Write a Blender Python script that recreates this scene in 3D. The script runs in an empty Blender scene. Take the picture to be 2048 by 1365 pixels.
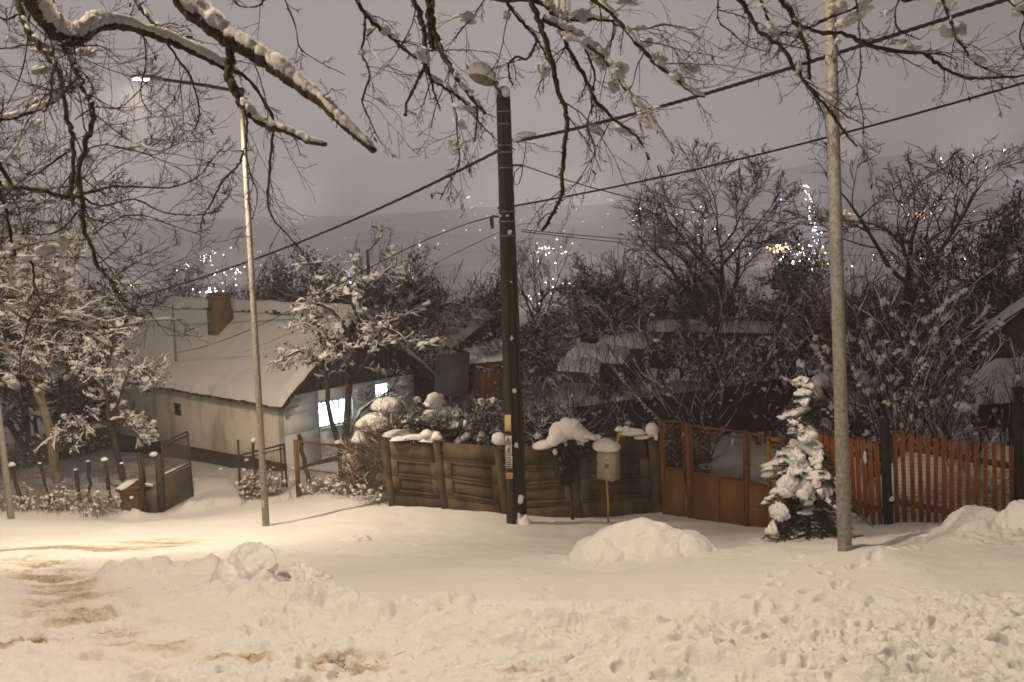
import bpy, bmesh, math, random
import numpy as np
from math import radians, sin, cos, pi

# ------------------------------------------------------------------ camera
SC = bpy.context.scene
F = 1990.0; TH = radians(6.66); RO = radians(-1.8)
def _rx(a): c, s = cos(a), sin(a); return np.array([[1,0,0],[0,c,-s],[0,s,c]])
def _rz(a): c, s = cos(a), sin(a); return np.array([[c,-s,0],[s,c,0],[0,0,1]])
RM = _rx(pi/2-TH) @ _rz(RO)
cd = bpy.data.cameras.new('camera'); cam = bpy.data.objects.new('camera', cd)
SC.collection.objects.link(cam); SC.camera = cam
cd.sensor_width = 36.0; cd.lens = F/2048*36.0
cd.clip_start = 0.1; cd.clip_end = 4000
from mathutils import Matrix, Vector
cam.matrix_world = Matrix([list(RM[0])+[0], list(RM[1])+[0], list(RM[2])+[0], [0,0,0,1]])
cd.dof.use_dof = True; cd.dof.focus_distance = 9.5; cd.dof.aperture_fstop = 3.2

def ray(px, py):
    return RM @ np.array([(px-1024)/F, -(py-682.5)/F, -1.0])
def W(px, py, Y):
    d = ray(px, py); return d*(Y/d[1])
def PX(p):
    q = RM.T @ np.array(p, float); return (1024+F*q[0]/-q[2], 682.5-F*q[1]/-q[2])
def WP(px, py, pt, nrm):
    d = ray(px, py); t = np.dot(pt, nrm)/np.dot(d, nrm); return d*t

# ------------------------------------------------------------------ world (night sky over a lit town)
wd = bpy.data.worlds.new('World'); SC.world = wd; wd.use_nodes = True
nt = wd.node_tree; nt.nodes.clear()
def N(tree, typ, **kw):
    n = tree.nodes.new(typ)
    for k, v in kw.items():
        if hasattr(n, k): setattr(n, k, v)
    return n
o_ = N(nt, 'ShaderNodeOutputWorld'); bg = N(nt, 'ShaderNodeBackground')
tc = N(nt, 'ShaderNodeTexCoord'); sep = N(nt, 'ShaderNodeSeparateXYZ')
nt.links.new(tc.outputs['Generated'], sep.inputs[0])
rampz = N(nt, 'ShaderNodeValToRGB')
rampz.color_ramp.elements[0].position = 0.0; rampz.color_ramp.elements[0].color = (.50,.455,.44,1)
rampz.color_ramp.elements[1].position = 0.62; rampz.color_ramp.elements[1].color = (.02,.018,.017,1)
e = rampz.color_ramp.elements.new(0.30); e.color = (.55,.50,.475,1)
e = rampz.color_ramp.elements.new(0.11); e.color = (.56,.52,.495,1)
nt.links.new(sep.outputs[2], rampz.inputs[0])
mrx = N(nt, 'ShaderNodeMapRange'); mrx.inputs[1].default_value = .05; mrx.inputs[2].default_value = .55
mrx.inputs[3].default_value = 0; mrx.inputs[4].default_value = 1
nt.links.new(sep.outputs[0], mrx.inputs[0])
mxc = N(nt, 'ShaderNodeMix', data_type='RGBA', blend_type='MULTIPLY')
mxc.inputs[7].default_value = (.62,.58,.54,1)
nt.links.new(mrx.outputs[0], mxc.inputs[0]); nt.links.new(rampz.outputs[0], mxc.inputs[6])
nt.links.new(mxc.outputs[2], bg.inputs[0]); bg.inputs[1].default_value = .76
nt.links.new(bg.outputs[0], o_.inputs[0])

SC.view_settings.view_transform = 'Standard'; SC.view_settings.look = 'None'
SC.view_settings.exposure = 0; SC.view_settings.gamma = 1
SC.render.engine = 'CYCLES'
cy = SC.cycles
cy.use_denoising = True; cy.use_adaptive_sampling = True; cy.adaptive_threshold = 0.02
cy.max_bounces = 6; cy.diffuse_bounces = 3; cy.glossy_bounces = 2; cy.transmission_bounces = 4
cy.volume_bounces = 1; cy.transparent_max_bounces = 8
cy.sample_clamp_indirect = 3.0; cy.caustics_reflective = False; cy.caustics_refractive = False

rng = np.random.default_rng(7); rnd = random.Random(7)

# ------------------------------------------------------------------ object helpers
def link(o): SC.collection.objects.link(o); return o
def tag(o, label=None, cat=None, group=None, kind=None):
    if label: o['label'] = label
    if cat: o['category'] = cat
    if group: o['group'] = group
    if kind: o['kind'] = kind
    return o
def empty(name, loc, label=None, cat=None, group=None):
    o = link(bpy.data.objects.new(name, None)); o.location = Vector([float(v) for v in loc]); o.empty_display_size = .2
    return tag(o, label, cat, group)

class MB:
    """collects numpy chunks of vertices / quads / tris and links them as ONE mesh"""
    def __init__(s): s.v = []; s.q = []; s.t = []; s.n = 0; s.qm = []; s.tm = []
    def add(s, v, q=None, t=None, m=0):
        v = np.asarray(v, float).reshape(-1, 3)
        if q is not None and len(q):
            q = np.asarray(q, int); s.q.append(q+s.n); s.qm.append(np.full(len(q), m))
        if t is not None and len(t):
            t = np.asarray(t, int); s.t.append(t+s.n); s.tm.append(np.full(len(t), m))
        s.v.append(v); s.n += len(v); return s
    def box8(s, p, m=0):    # p: 4 bottom (ccw) + 4 top
        return s.add(p, [(3,2,1,0),(4,5,6,7),(0,1,5,4),(1,2,6,5),(2,3,7,6),(3,0,4,7)], m=m)
    def box(s, c, sz, R=None, m=0):
        h = np.array(sz)/2.0
        p = np.array([(-1,-1,-1),(1,-1,-1),(1,1,-1),(-1,1,-1),(-1,-1,1),(1,-1,1),(1,1,1),(-1,1,1)])*h
        if R is not None: p = p @ np.asarray(R).T
        return s.box8(p+np.asarray(c), m)
    def beam(s, a, b, w, h, up=(0,0,1), m=0):   # box beam from a to b, w sideways, h along 'up'
        a = np.asarray(a, float); b = np.asarray(b, float); t = b-a; L = np.linalg.norm(t); t = t/L
        up = np.asarray(up, float); sd = np.cross(t, up)
        if np.linalg.norm(sd) < 1e-4: sd = np.cross(t, (0,1,0.))
        sd /= np.linalg.norm(sd); u = np.cross(sd, t)
        return s.box((a+b)/2, (w, h, L), np.array([sd, u, t]).T, m)
    def slab(s, a, b, c, d, th, m=0):           # quad a b c d thickened along its normal by th
        a, b, c, d = [np.asarray(x, float) for x in (a,b,c,d)]
        n = np.cross(b-a, d-a); n /= np.linalg.norm(n)
        return s.box8([a,b,c,d,a+n*th,b+n*th,c+n*th,d+n*th], m)
    def tube(s, pts, r, k=8, cap=True, m=0):
        return s.tubes([(pts, r)], k, m, cap)
    def tubes(s, lines, k=4, m=0, cap=False, jit=0.0):
        by = {}
        for p, r in lines:
            p = np.asarray(p, float)
            r = np.full(len(p), float(r)) if np.isscalar(r) else np.asarray(r, float)
            by.setdefault(len(p), []).append((p, r))
        for n, L in by.items():
            P = np.array([a for a, _ in L]); Rr = np.array([b for _, b in L]); K = len(L)
            T = np.empty_like(P); T[:,1:-1] = P[:,2:]-P[:,:-2]; T[:,0] = P[:,1]-P[:,0]; T[:,-1] = P[:,-1]-P[:,-2]
            T /= np.linalg.norm(T, axis=2, keepdims=True)+1e-9
            mt = np.abs((P[:,-1]-P[:,0])); ref = np.zeros((K,3)); ref[np.arange(K), np.argmin(mt, axis=1)] = 1
            A = np.cross(T, ref[:,None,:]); A /= np.linalg.norm(A, axis=2, keepdims=True)+1e-9
            B = np.cross(T, A)
            an = np.arange(k)*2*pi/k
            RR = Rr[:,:,None]
            if jit: RR = RR*(1+jit*rng.normal(size=(K,n,k)))
            V = P[:,:,None,:] + RR[...,None]*(np.cos(an)[None,None,:,None]*A[:,:,None,:]+np.sin(an)[None,None,:,None]*B[:,:,None,:])
            idx = np.arange(K*n*k).reshape(K,n,k)
            a = idx[:,:-1,:]; b = np.roll(idx,-1,axis=2)[:,:-1,:]; c = np.roll(idx,-1,axis=2)[:,1:,:]; d = idx[:,1:,:]
            Q = np.stack([a,b,c,d],-1).reshape(-1,4)
            base = s.n
            s.add(V.reshape(-1,3), Q, m=m)
            if cap:
                for e_ in (0, n-1):
                    for kk in range(K):
                        ring = idx[kk,e_]; cpt = P[kk,e_]
                        ti = [(ring[j]+base, ring[(j+1)%k]+base, s.n) for j in range(k)]
                        s.v.append(cpt.reshape(1,3)); s.t.append(np.array(ti)); s.tm.append(np.full(k,m)); s.n += 1
        return s
    def cyl(s, a, b, r0, r1=None, k=16, m=0):
        return s.tube([a, b], [r0, r0 if r1 is None else r1], k, m=m)
    def blob(s, c, r, amp=.15, seed=0, lvl=3, flat=1.0, m=0, fr=1.0, R=None):
        V, T = ico(lvl); v = V.copy()
        rs = np.random.default_rng(seed)
        d = np.zeros(len(v))
        for o in range(5):
            kx = rs.normal(size=3)*(1.6+o*1.3)*fr; ph = rs.uniform(0, 6.28)
            d += np.sin(v@kx+ph)/(1+o*.7)
        v = v*(1+amp*d[:,None]*.6)
        v[:,2] = np.where(v[:,2]<0, v[:,2]*flat, v[:,2])
        v = v*np.asarray(r)
        if R is not None: v = v@np.asarray(R).T
        return s.add(v+np.asarray(c), t=T, m=m)
    def build(s, name, mat, parent=None, smooth=False, local=False):
        me = bpy.data.meshes.new(name)
        v = np.concatenate(s.v) if s.v else np.zeros((0,3))
        if parent is not None and not local:
            o = parent; off = np.zeros(3)
            while o is not None: off = off+np.array(o.location); o = o.parent
            v = v-off
        q = np.concatenate(s.q) if s.q else np.zeros((0,4), int); t = np.concatenate(s.t) if s.t else np.zeros((0,3), int)
        me.vertices.add(len(v)); me.vertices.foreach_set('co', v.astype(np.float32).ravel())
        nl = len(q)*4+len(t)*3
        me.loops.add(nl); me.loops.foreach_set('vertex_index', np.concatenate([q.ravel(), t.ravel()]).astype(np.int32))
        me.polygons.add(len(q)+len(t))
        st = np.concatenate([np.arange(len(q))*4, len(q)*4+np.arange(len(t))*3]).astype(np.int32)
        me.polygons.foreach_set('loop_start', st)
        mats = mat if isinstance(mat, (list, tuple)) else [mat]
        for m_ in mats: me.materials.append(m_)
        if len(mats) > 1:
            me.polygons.foreach_set('material_index', np.concatenate(s.qm+s.tm).astype(np.int32) if (s.qm or s.tm) else [])
        me.update(calc_edges=True); me.validate()
        if smooth: me.polygons.foreach_set('use_smooth', np.ones(len(me.polygons), bool))
        o = link(bpy.data.objects.new(name, me))
        if parent is not None: o.parent = parent
        return o
_ico = {}
def ico(l):
    if l not in _ico:
        b = bmesh.new(); bmesh.ops.create_icosphere(b, subdivisions=l, radius=1)
        b.verts.ensure_lookup_table()
        _ico[l] = (np.array([v.co[:] for v in b.verts]), np.array([[v.index for v in f.verts] for f in b.faces])); b.free()
    return _ico[l]

def copy_tree(o, parent=None):
    c = link(o.copy()); c.parent = parent
    for ch in list(o.children): copy_tree(ch, c)
    return c

# ------------------------------------------------------------------ materials
def mat(name, col, rough=.8, col2=None, scale=6.0, bump=0.0, bscale=40.0, metal=0.0, detail=6, stretch=None, lo=.35, hi=.65, spec=.3, transl=0.0):
    m = bpy.data.materials.new(name); m.use_nodes = True; t = m.node_tree; b = t.nodes['Principled BSDF']
    b.inputs['Base Color'].default_value = (*col, 1); b.inputs['Roughness'].default_value = rough
    b.inputs['Metallic'].default_value = metal; b.inputs['Specular IOR Level'].default_value = spec
    tcn = N(t, 'ShaderNodeTexCoord'); mp = N(t, 'ShaderNodeMapping')
    if stretch: mp.inputs['Scale'].default_value = stretch
    t.links.new(tcn.outputs['Object'], mp.inputs[0])
    if col2:
        nz = N(t, 'ShaderNodeTexNoise'); nz.inputs['Scale'].default_value = scale; nz.inputs['Detail'].default_value = detail
        t.links.new(mp.outputs[0], nz.inputs['Vector'])
        rp = N(t, 'ShaderNodeValToRGB'); rp.color_ramp.elements[0].position = lo; rp.color_ramp.elements[1].position = hi
        rp.color_ramp.elements[0].color = (*col, 1); rp.color_ramp.elements[1].color = (*col2, 1)
        t.links.new(nz.outputs[0], rp.inputs[0]); t.links.new(rp.outputs[0], b.inputs['Base Color'])
    if bump:
        nb = N(t, 'ShaderNodeTexNoise'); nb.inputs['Scale'].default_value = bscale; nb.inputs['Detail'].default_value = 5
        t.links.new(mp.outputs[0], nb.inputs['Vector'])
        bp = N(t, 'ShaderNodeBump'); bp.inputs['Strength'].default_value = 1.0; bp.inputs['Distance'].default_value = bump
        t.links.new(nb.outputs[0], bp.inputs['Height']); t.links.new(bp.outputs[0], b.inputs['Normal'])
    if transl:
        tr = N(t, 'ShaderNodeBsdfTranslucent'); tr.inputs[0].default_value = (*col, 1); mx = N(t, 'ShaderNodeMixShader')
        mx.inputs[0].default_value = transl
        t.links.new(b.outputs[0], mx.inputs[1]); t.links.new(tr.outputs[0], mx.inputs[2])
        t.links.new(mx.outputs[0], t.nodes['Material Output'].inputs[0])
    return m
def emit(name, col, s, sample=True):
    m = bpy.data.materials.new(name); m.use_nodes = True; t = m.node_tree; b = t.nodes['Principled BSDF']
    b.inputs['Base Color'].default_value = (*[min(c,.8) for c in col], 1)
    b.inputs['Emission Color'].default_value = (*col, 1); b.inputs['Emission Strength'].default_value = s
    if not sample: m.cycles.emission_sampling = 'NONE'
    return m
SNOW = (.83,.83,.85)
M = {}
M['snow'] = mat('snow', SNOW, .75, bump=.012, bscale=22)
M['snow_branch'] = mat('branch_snow', (.90,.90,.90), .7, bump=.006, bscale=60, transl=.30)
M['snow_far'] = mat('far_snow', (.55,.53,.53), .85)
M['bark'] = mat('bark', (.030,.021,.014), .85, (.065,.048,.033), 14, .006, 45)
M['bark_moss'] = mat('mossy_bark', (.030,.024,.013), .9, (.075,.060,.030), 9, .012, 35)
M['twig'] = mat('twig', (.050,.030,.020), .6)
M['bark_far'] = mat('garden_bark', (.030,.022,.017), .9, (.055,.042,.033), 5)
M['bark_pale'] = mat('pale_bark', (.18,.14,.10), .9, (.30,.24,.18), 5, .01, 20)
M['twig_far'] = mat('garden_twig', (.020,.015,.011), .9)
M['leaf'] = mat('dark_leaf', (.022,.022,.012), .8, (.04,.032,.018), 3)
M['needle'] = mat('needles', (.030,.050,.025), .7, (.05,.07,.03), 8)
M['weed'] = mat('dry_weeds', (.16,.10,.055), .9, (.26,.18,.10), 6)
M['galv'] = mat('galvanised_steel', (.19,.18,.165), .6, (.29,.28,.255), 22, .002, 60, metal=.2, lo=.4, hi=.6)
M['pole_conc'] = mat('dark_concrete_pole', (.022,.017,.011), .9, (.045,.034,.021), 3, .004, 60, stretch=(1,1,.25))
M['steel_dark'] = mat('dark_steel', (.05,.048,.045), .5, metal=.5)
M['lamp_grey'] = mat('lamp_housing', (.22,.21,.20), .5)
M['old_lamp'] = mat('old_lamp_housing', (.20,.18,.16), .6, (.13,.11,.09), 8)
M['cable'] = mat('cable_black', (.012,.011,.010), .6)
M['conc'] = mat('fence_concrete', (.050,.036,.021), .92, (.125,.093,.057), 2.2, .006, 40, lo=.38, hi=.62, stretch=(1,1,.35))
M['conc_post'] = mat('post_concrete', (.05,.038,.022), .92, (.11,.085,.05), 3, .006, 40)
M['rust'] = mat('rusted_sheet', (.13,.055,.020), .75, (.21,.095,.033), 2.5, .002, 30, stretch=(1,1,.3))
M['rust_dark'] = mat('rusted_frame', (.12,.055,.025), .8, (.20,.085,.03), 12)
M['wire'] = mat('fence_wire', (.10,.085,.06), .6)
M['wire_dark'] = mat('rusty_wire', (.055,.038,.025), .7)
M['ochre'] = mat('ochre_wood', (.42,.20,.04), .7, (.30,.14,.03), 6)
M['picket'] = mat('picket_paint', (.36,.115,.028), .55, (.27,.085,.02), 7, .001, 60)
M['rail'] = mat('rail_wood', (.13,.085,.05), .85, (.19,.13,.08), 6)
M['post_dark'] = mat('dark_post', (.018,.014,.012), .8, (.03,.025,.02), 8)
M['gate_grey'] = mat('grey_gate_sheet', (.085,.066,.048), .6, (.12,.093,.068), 4)
M['gate_frame'] = mat('grey_gate_frame', (.05,.041,.031), .6)
M['bin'] = mat('bin_plastic', (.10,.055,.03), .5, (.13,.075,.045), 5)
M['plaster'] = mat('old_plaster', (.68,.62,.54), .9, (.42,.37,.31), 1.3, .006, 12, lo=.47, hi=.66, stretch=(1,1,.5))
M['plaster2'] = mat('white_plaster', (.70,.72,.74), .9, (.60,.61,.62), 1.5)
M['plinth'] = mat('plinth_tar', (.055,.042,.030), .9)
M['gable'] = mat('gable_boards', (.055,.040,.030), .9, (.035,.027,.02), 8, stretch=(6,6,.6))
M['roof_wood'] = mat('roof_edge', (.06,.042,.03), .9)
M['brick'] = mat('chimney_brick', (.16,.115,.07), .9, (.10,.07,.045), 9, .01, 20)
M['paper_y'] = mat('yellow_paper', (.62,.47,.20), .8)
M['paper_w'] = mat('white_sign', (.55,.50,.42), .7)
M['orange'] = mat('orange_plate', (.60,.30,.06), .6, (.45,.2,.05), 30)
M['black'] = mat('black_print', (.02,.018,.016), .8)
M['box'] = mat('meter_cabinet', (.42,.37,.30), .5)
M['gas'] = mat('gas_pipe_yellow', (.50,.27,.03), .5)
M['window_f'] = mat('window_frame_paint', (.45,.45,.42), .6)
M['shed'] = mat('shed_boards', (.10,.065,.045), .9, (.06,.04,.03), 6, stretch=(5,5,.5))
M['redwall'] = mat('red_gable', (.16,.06,.035), .9, (.11,.04,.025), 5)
M['tarp'] = mat('grey_sheet', (.07,.065,.065), .8)
M['dark'] = mat('dark_wall', (.025,.020,.016), .9)
M['glass_lit'] = emit('lit_pane', (.62,.86,1.0), 11.0)
M['lens'] = emit('lamp_lens', (1,.86,.62), 60.0, False)
M['lens_off'] = mat('unlit_lens', (.3,.28,.24), .3)

# ------------------------------------------------------------------ lamps
def street_light(loc, power, name, aim=None, size=158):
    ld = bpy.data.lights.new(name, 'SPOT'); ld.energy = power; ld.color = (1.0, .785, .535)
    ld.spot_size = radians(size); ld.spot_blend = .7; ld.shadow_soft_size = .07
    o = link(bpy.data.objects.new(name, ld)); o.location = Vector([float(v) for v in loc])
    if aim is not None: o.rotation_euler = Vector(aim).to_track_quat('-Z', 'Y').to_euler()
    return o

TOWN_GLOW = [(1600,500,330,7,9e3,(.85,.88,1.0)), (418,584,300,7,4e3,(1,.85,.75)), (1562,500,330,6,3e3,(1,.5,.2)), (1290,440,420,7,5e3,(.9,.88,.95)), (1110,505,320,6,2.5e3,(1,.8,.65)), (1880,330,420,6,5e3,(1,.9,.85)), (2030,305,420,6,5e3,(.9,.92,1))]
# ------------------------------------------------------------------ noise
_lat = {}
def vnoise(x, y, seed=0):
    if seed not in _lat: _lat[seed] = np.random.default_rng(1000+seed).uniform(-1, 1, (256,256))
    L = _lat[seed]; xi = np.floor(x).astype(int); yi = np.floor(y).astype(int); fx = x-xi; fy = y-yi
    fx = fx*fx*fx*(fx*(fx*6-15)+10); fy = fy*fy*fy*(fy*(fy*6-15)+10)
    g = lambda a, b: L[a & 255, b & 255]
    return (g(xi,yi)*(1-fx)+g(xi+1,yi)*fx)*(1-fy)+(g(xi,yi+1)*(1-fx)+g(xi+1,yi+1)*fx)*fy
def fbm(x, y, f, o=4, seed=0):
    r = 0; a = 1; 
    for i in range(o):
        r = r+a*vnoise(x*f+i*17.3, y*f+i*7.7, seed+i); f *= 2.03; a *= .5
    return r
def sst(a, b, x): t = np.clip((x-a)/(b-a), 0, 1); return t*t*(3-2*t)

# ------------------------------------------------------------------ terrain
cps = [(1035,1048,20),(783,1015,22.5),(890,1022,22),(1158,1042,20.8),(1325,1022,21),(1430,1042,20.2),(1540,1058,19.3),
 (1620,1082,14.5),(1693,1102,12),(1720,1042,17.5),(1880,1047,17),(2040,1043,16.5),(532,1052,21),(700,992,25),(590,987,27),
 (480,1003,27.5),(385,985,29),(325,1024,27),(270,1030,27),(23,1042,24),(120,1018,27),(-80,1022,27),
 (270,905,40),(380,932,36),(478,945,34),(565,948,33),(440,960,31),(100,940,38),(200,895,44),(0,935,42),(680,925,31),(800,910,34),
 (1175,770,42),(950,785,42),(1600,835,32),(1850,845,25),(2048,850,24),(1300,840,32),
 (0,1365,7.6),(1024,1365,7.5),(2048,1365,7.2),(1024,1200,10.3),(0,1200,10.6),(2048,1200,9.8),(1024,1115,14),(300,1105,15.5),(2060,1092,12.5),(1300,1142,12.5),(700,1120,14)]
CP = [W(*c) for c in cps]
CP += [np.array(p, float) for p in [(0,0,-1.75),(-6,-1,-1.9),(6,-1,-1.7),(0,4.2,-3.0),(-9,4,-3.3),(9,4,-2.9),(0,-8,-1.6),(-14,-6,-1.8),(14,-6,-1.6),
   (-16,10,-4.4),(16,10,-3.7),(-22,25,-7.4),(20,25,-5.6),(-30,45,-9.5),(30,45,-7.5),(0,60,-10.5),(-30,65,-12),(30,65,-11),(-25,0,-2.2),(25,0,-1.8)]]
CP = np.array(CP)
def _tps():
    n = len(CP); d = np.linalg.norm(CP[:,None,:2]-CP[None,:,:2], axis=2)
    K = np.where(d>0, d*d*np.log(d+1e-9), 0)+np.eye(n)*.6
    Pm = np.c_[np.ones(n), CP[:,:2]]
    A = np.block([[K, Pm],[Pm.T, np.zeros((3,3))]]); b = np.r_[CP[:,2], 0,0,0]
    return np.linalg.solve(A, b)
TW = _tps()
def far_z(x, y):
    r = np.hypot(x, y); z = np.interp(r, [55,120,250,380,550,800,1100], [-10.5,-15,-20,-17,-4,12,12])
    up = sst(50, 300, x)*sst(230, 480, r)
    return z+up*32+sst(150, 600, r)*fbm(x, y, .006, 4, 50)*4
def base_z(x, y):
    x = np.asarray(x, float); y = np.asarray(y, float); sh = x.shape; x = x.ravel(); y = y.ravel()
    xc = np.clip(x, -34, 34); yc = np.clip(y, -12, 66)
    z = np.full(len(x), TW[-3])+TW[-2]*xc+TW[-1]*yc
    for i in range(0, len(x), 40000):
        d = np.hypot(xc[i:i+40000,None]-CP[None,:,0], yc[i:i+40000,None]-CP[None,:,1])
        z[i:i+40000] += (np.where(d>0, d*d*np.log(d+1e-9), 0))@TW[:-3]
    k = sst(45, 75, np.where(y>0, np.hypot(x, y), 0))
    z = z*(1-k)+far_z(x, y)*k
    return z.reshape(sh)
def hit(px, py, y0=5.0):
    """ground point seen at a photo pixel"""
    d = ray(px, py); Y = np.linspace(y0, 60, 500); p = d[None,:]*(Y/d[1])[:,None]
    g = base_z(p[:,0], p[:,1]); i = np.argmax(p[:,2] < g)
    return np.array([p[i,0], p[i,1], g[i]])
def gz(x, y): return float(base_z(np.array([x]), np.array([y]))[0])

prs = np.random.default_rng(11)
PITS = []
for i in range(110):
    y = prs.uniform(6.8, 10.0); x = prs.uniform(-.62, .62)*y
    PITS.append((x, y, prs.uniform(.06,.17), prs.uniform(.05,.10), prs.uniform(0, pi), prs.uniform(.02,.075)))
def trail(a, b, n, w=.16, dep=.09):
    for i in range(n):
        t = i/(n-1); x = a[0]+(b[0]-a[0])*t+prs.normal()*.07+(w if i%2 else -w)*.5; y = a[1]+(b[1]-a[1])*t+prs.normal()*.07
        PITS.append((x, y, .11, .06, math.atan2(b[1]-a[1], b[0]-a[0])+prs.normal()*.2, dep))
for pa, pb, n in [((1350,1350),(1890,1075),26),((1500,1280),(2040,1235),16),((1480,1240),(1600,1130),7),((1650,1330),(2048,1290),9),
                  ((700,1085),(1120,1110),12),((1080,1170),(1150,1260),5),((560,1210),(900,1230),9),((1100,1050),(1220,1110),4)]:
    trail(hit(*pa), hit(*pb), n, dep=.022 if pa[1] < 1200 else .045)
def poly_dist(x, y, pts):
    d = np.full(x.shape, 1e9)
    for a, b in zip(pts[:-1], pts[1:]):
        a = np.array(a[:2]); b = np.array(b[:2]); ab = b-a
        t = np.clip(((x-a[0])*ab[0]+(y-a[1])*ab[1])/(ab@ab), 0, 1)
        d = np.minimum(d, np.hypot(x-a[0]-t*ab[0], y-a[1]-t*ab[1]))
    return d
HEAPS = [(1285,1135,13.2,1.4,.7,.12),(1955,1092,13.6,1.2,.8,.10),(500,1188,11.2,.7,.5,.02),(2075,1040,13.3,1.0,.8,.2),(1620,1080,14.6,.9,.6,.08)]
HEAPS = [(*W(a,b,Y)[:2],rx,ry,h) for a,b,Y,rx,ry,h in HEAPS]
PATH1 = [hit(*p) for p in [(-60,1110),(100,1100),(250,1092),(360,1078)]]
PATH2 = [hit(*p) for p in [(60,1115),(110,1170),(150,1230),(230,1285),(330,1300)]]
RUTS = [[hit(*p) for p in q] for q in [[(420,1190),(700,1222),(900,1228),(1350,1232),(1500,1238)],[(560,1215),(800,1250),(1100,1262),(1300,1262)],[(900,1290),(1300,1320),(1700,1345)]]]
BERM = [[hit(*p) for p in q] for q in [[(255,1165),(330,1160),(440,1158)],[(385,1018),(430,1008),(500,1000)],[(170,1028),(220,1018),(270,1036)],[(470,1195),(560,1205),(640,1212)]]]
SPOTS = [(hit(480,1322), .35, .12), (hit(690,1330), .45, .22), (hit(228,1278), .3, .15), (hit(1050,1352), .2, .1), (hit(60,1290), .5, .2)]
def detail(x, y):
    r = np.hypot(x, y)
    z = fbm(x, y, .35, 3, 3)*.07*sst(5, 12, r)+fbm(x, y, 1.3, 3, 9)*.022
    rough = sst(10.6, 9.4, y+.25*fbm(x, y, .6, 2, 21))*sst(0, 3, y)
    left = sst(-2.3, -4.2, x+.5*fbm(x, y, .5, 2, 33))*sst(17.5, 15.5, y)*sst(2, 5, y)
    ch = np.clip(rough+left, 0, 1)
    n1 = fbm(x, y, 2.4, 4, 60); wx_ = x+.12*fbm(x, y, 3, 2, 61); wy_ = y+.12*fbm(x, y, 3, 2, 62); n2 = np.abs(fbm(wx_*.8, wy_*1.2, 4.2, 4, 70)); n3 = fbm(wx_, wy_, 15, 3, 90)
    z = z+ch*(n1*.032-(n2-.4)*.055+n3*.020)*(.55+.45*np.clip(fbm(x, y, .9, 2, 77)+.6, 0, 1.4))
    z = z+(1-ch)*n3*.0018
    for q in RUTS:
        d = poly_dist(x, y+.06*fbm(x, y, 2.2, 3, 141), q)+.05*n2; z = z-.085*np.exp(-(d/.14)**2)*(1+.5*n1)+.055*np.exp(-((d-.28)/.10)**2)*(.4+1.2*n2)
    for i, q in enumerate(BERM):
        d = poly_dist(x, y, q); z = z+(.14 if i != 3 else .07)*np.exp(-(d/.35)**2)*(1+.9*np.abs(n1))+.05*np.exp(-(d/.5)**2)*n2
    d1 = poly_dist(x, y, PATH1); d2 = poly_dist(x, y, PATH2)
    z = z-.05*np.exp(-(d1/1.0)**2)-.04*np.exp(-(d2/.5)**2)
    for (hx,hy,rx,ry,h) in HEAPS: z = z+h*np.exp(-((x-hx)/rx)**2-((y-hy)/ry)**2)*(1+.5*n1+.6*n2)
    for (cx, cy_, a, b, th, dep) in PITS:
        m = (np.abs(x-cx) < .5) & (np.abs(y-cy_) < .5)
        if not m.any(): continue
        u = (x[m]-cx)*cos(th)+(y[m]-cy_)*sin(th); v = -(x[m]-cx)*sin(th)+(y[m]-cy_)*cos(th)
        q = np.sqrt((u/a)**2+(v/b)**2)*(1+.35*n1[m]+.15*n3[m])
        z[m] += -dep*sst(1.35, .65, q)+dep*.35*np.exp(-((q-1.5)/.35)**2)
    dirt = np.clip(np.exp(-(d1/.9)**2)*(.62+.7*fbm(x*.5, y*2.0, 1.6, 5, 5)), 0, 1)*.8
    dirt = np.maximum(dirt, np.clip(np.exp(-(d2/.55)**2)*(.55+.8*fbm(x*.7, y*1.6, 2.2, 5, 15)), 0, 1)*.75)
    for c_, a_, b_ in SPOTS:
        dirt = np.maximum(dirt, np.exp(-(((x-c_[0])/a_)**2+((y-c_[1])/b_)**2))*np.clip(.45+.9*fbm(x, y*1.5, 4, 3, 44), 0, 1))
    return z, np.clip(dirt, 0, 1)
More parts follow.
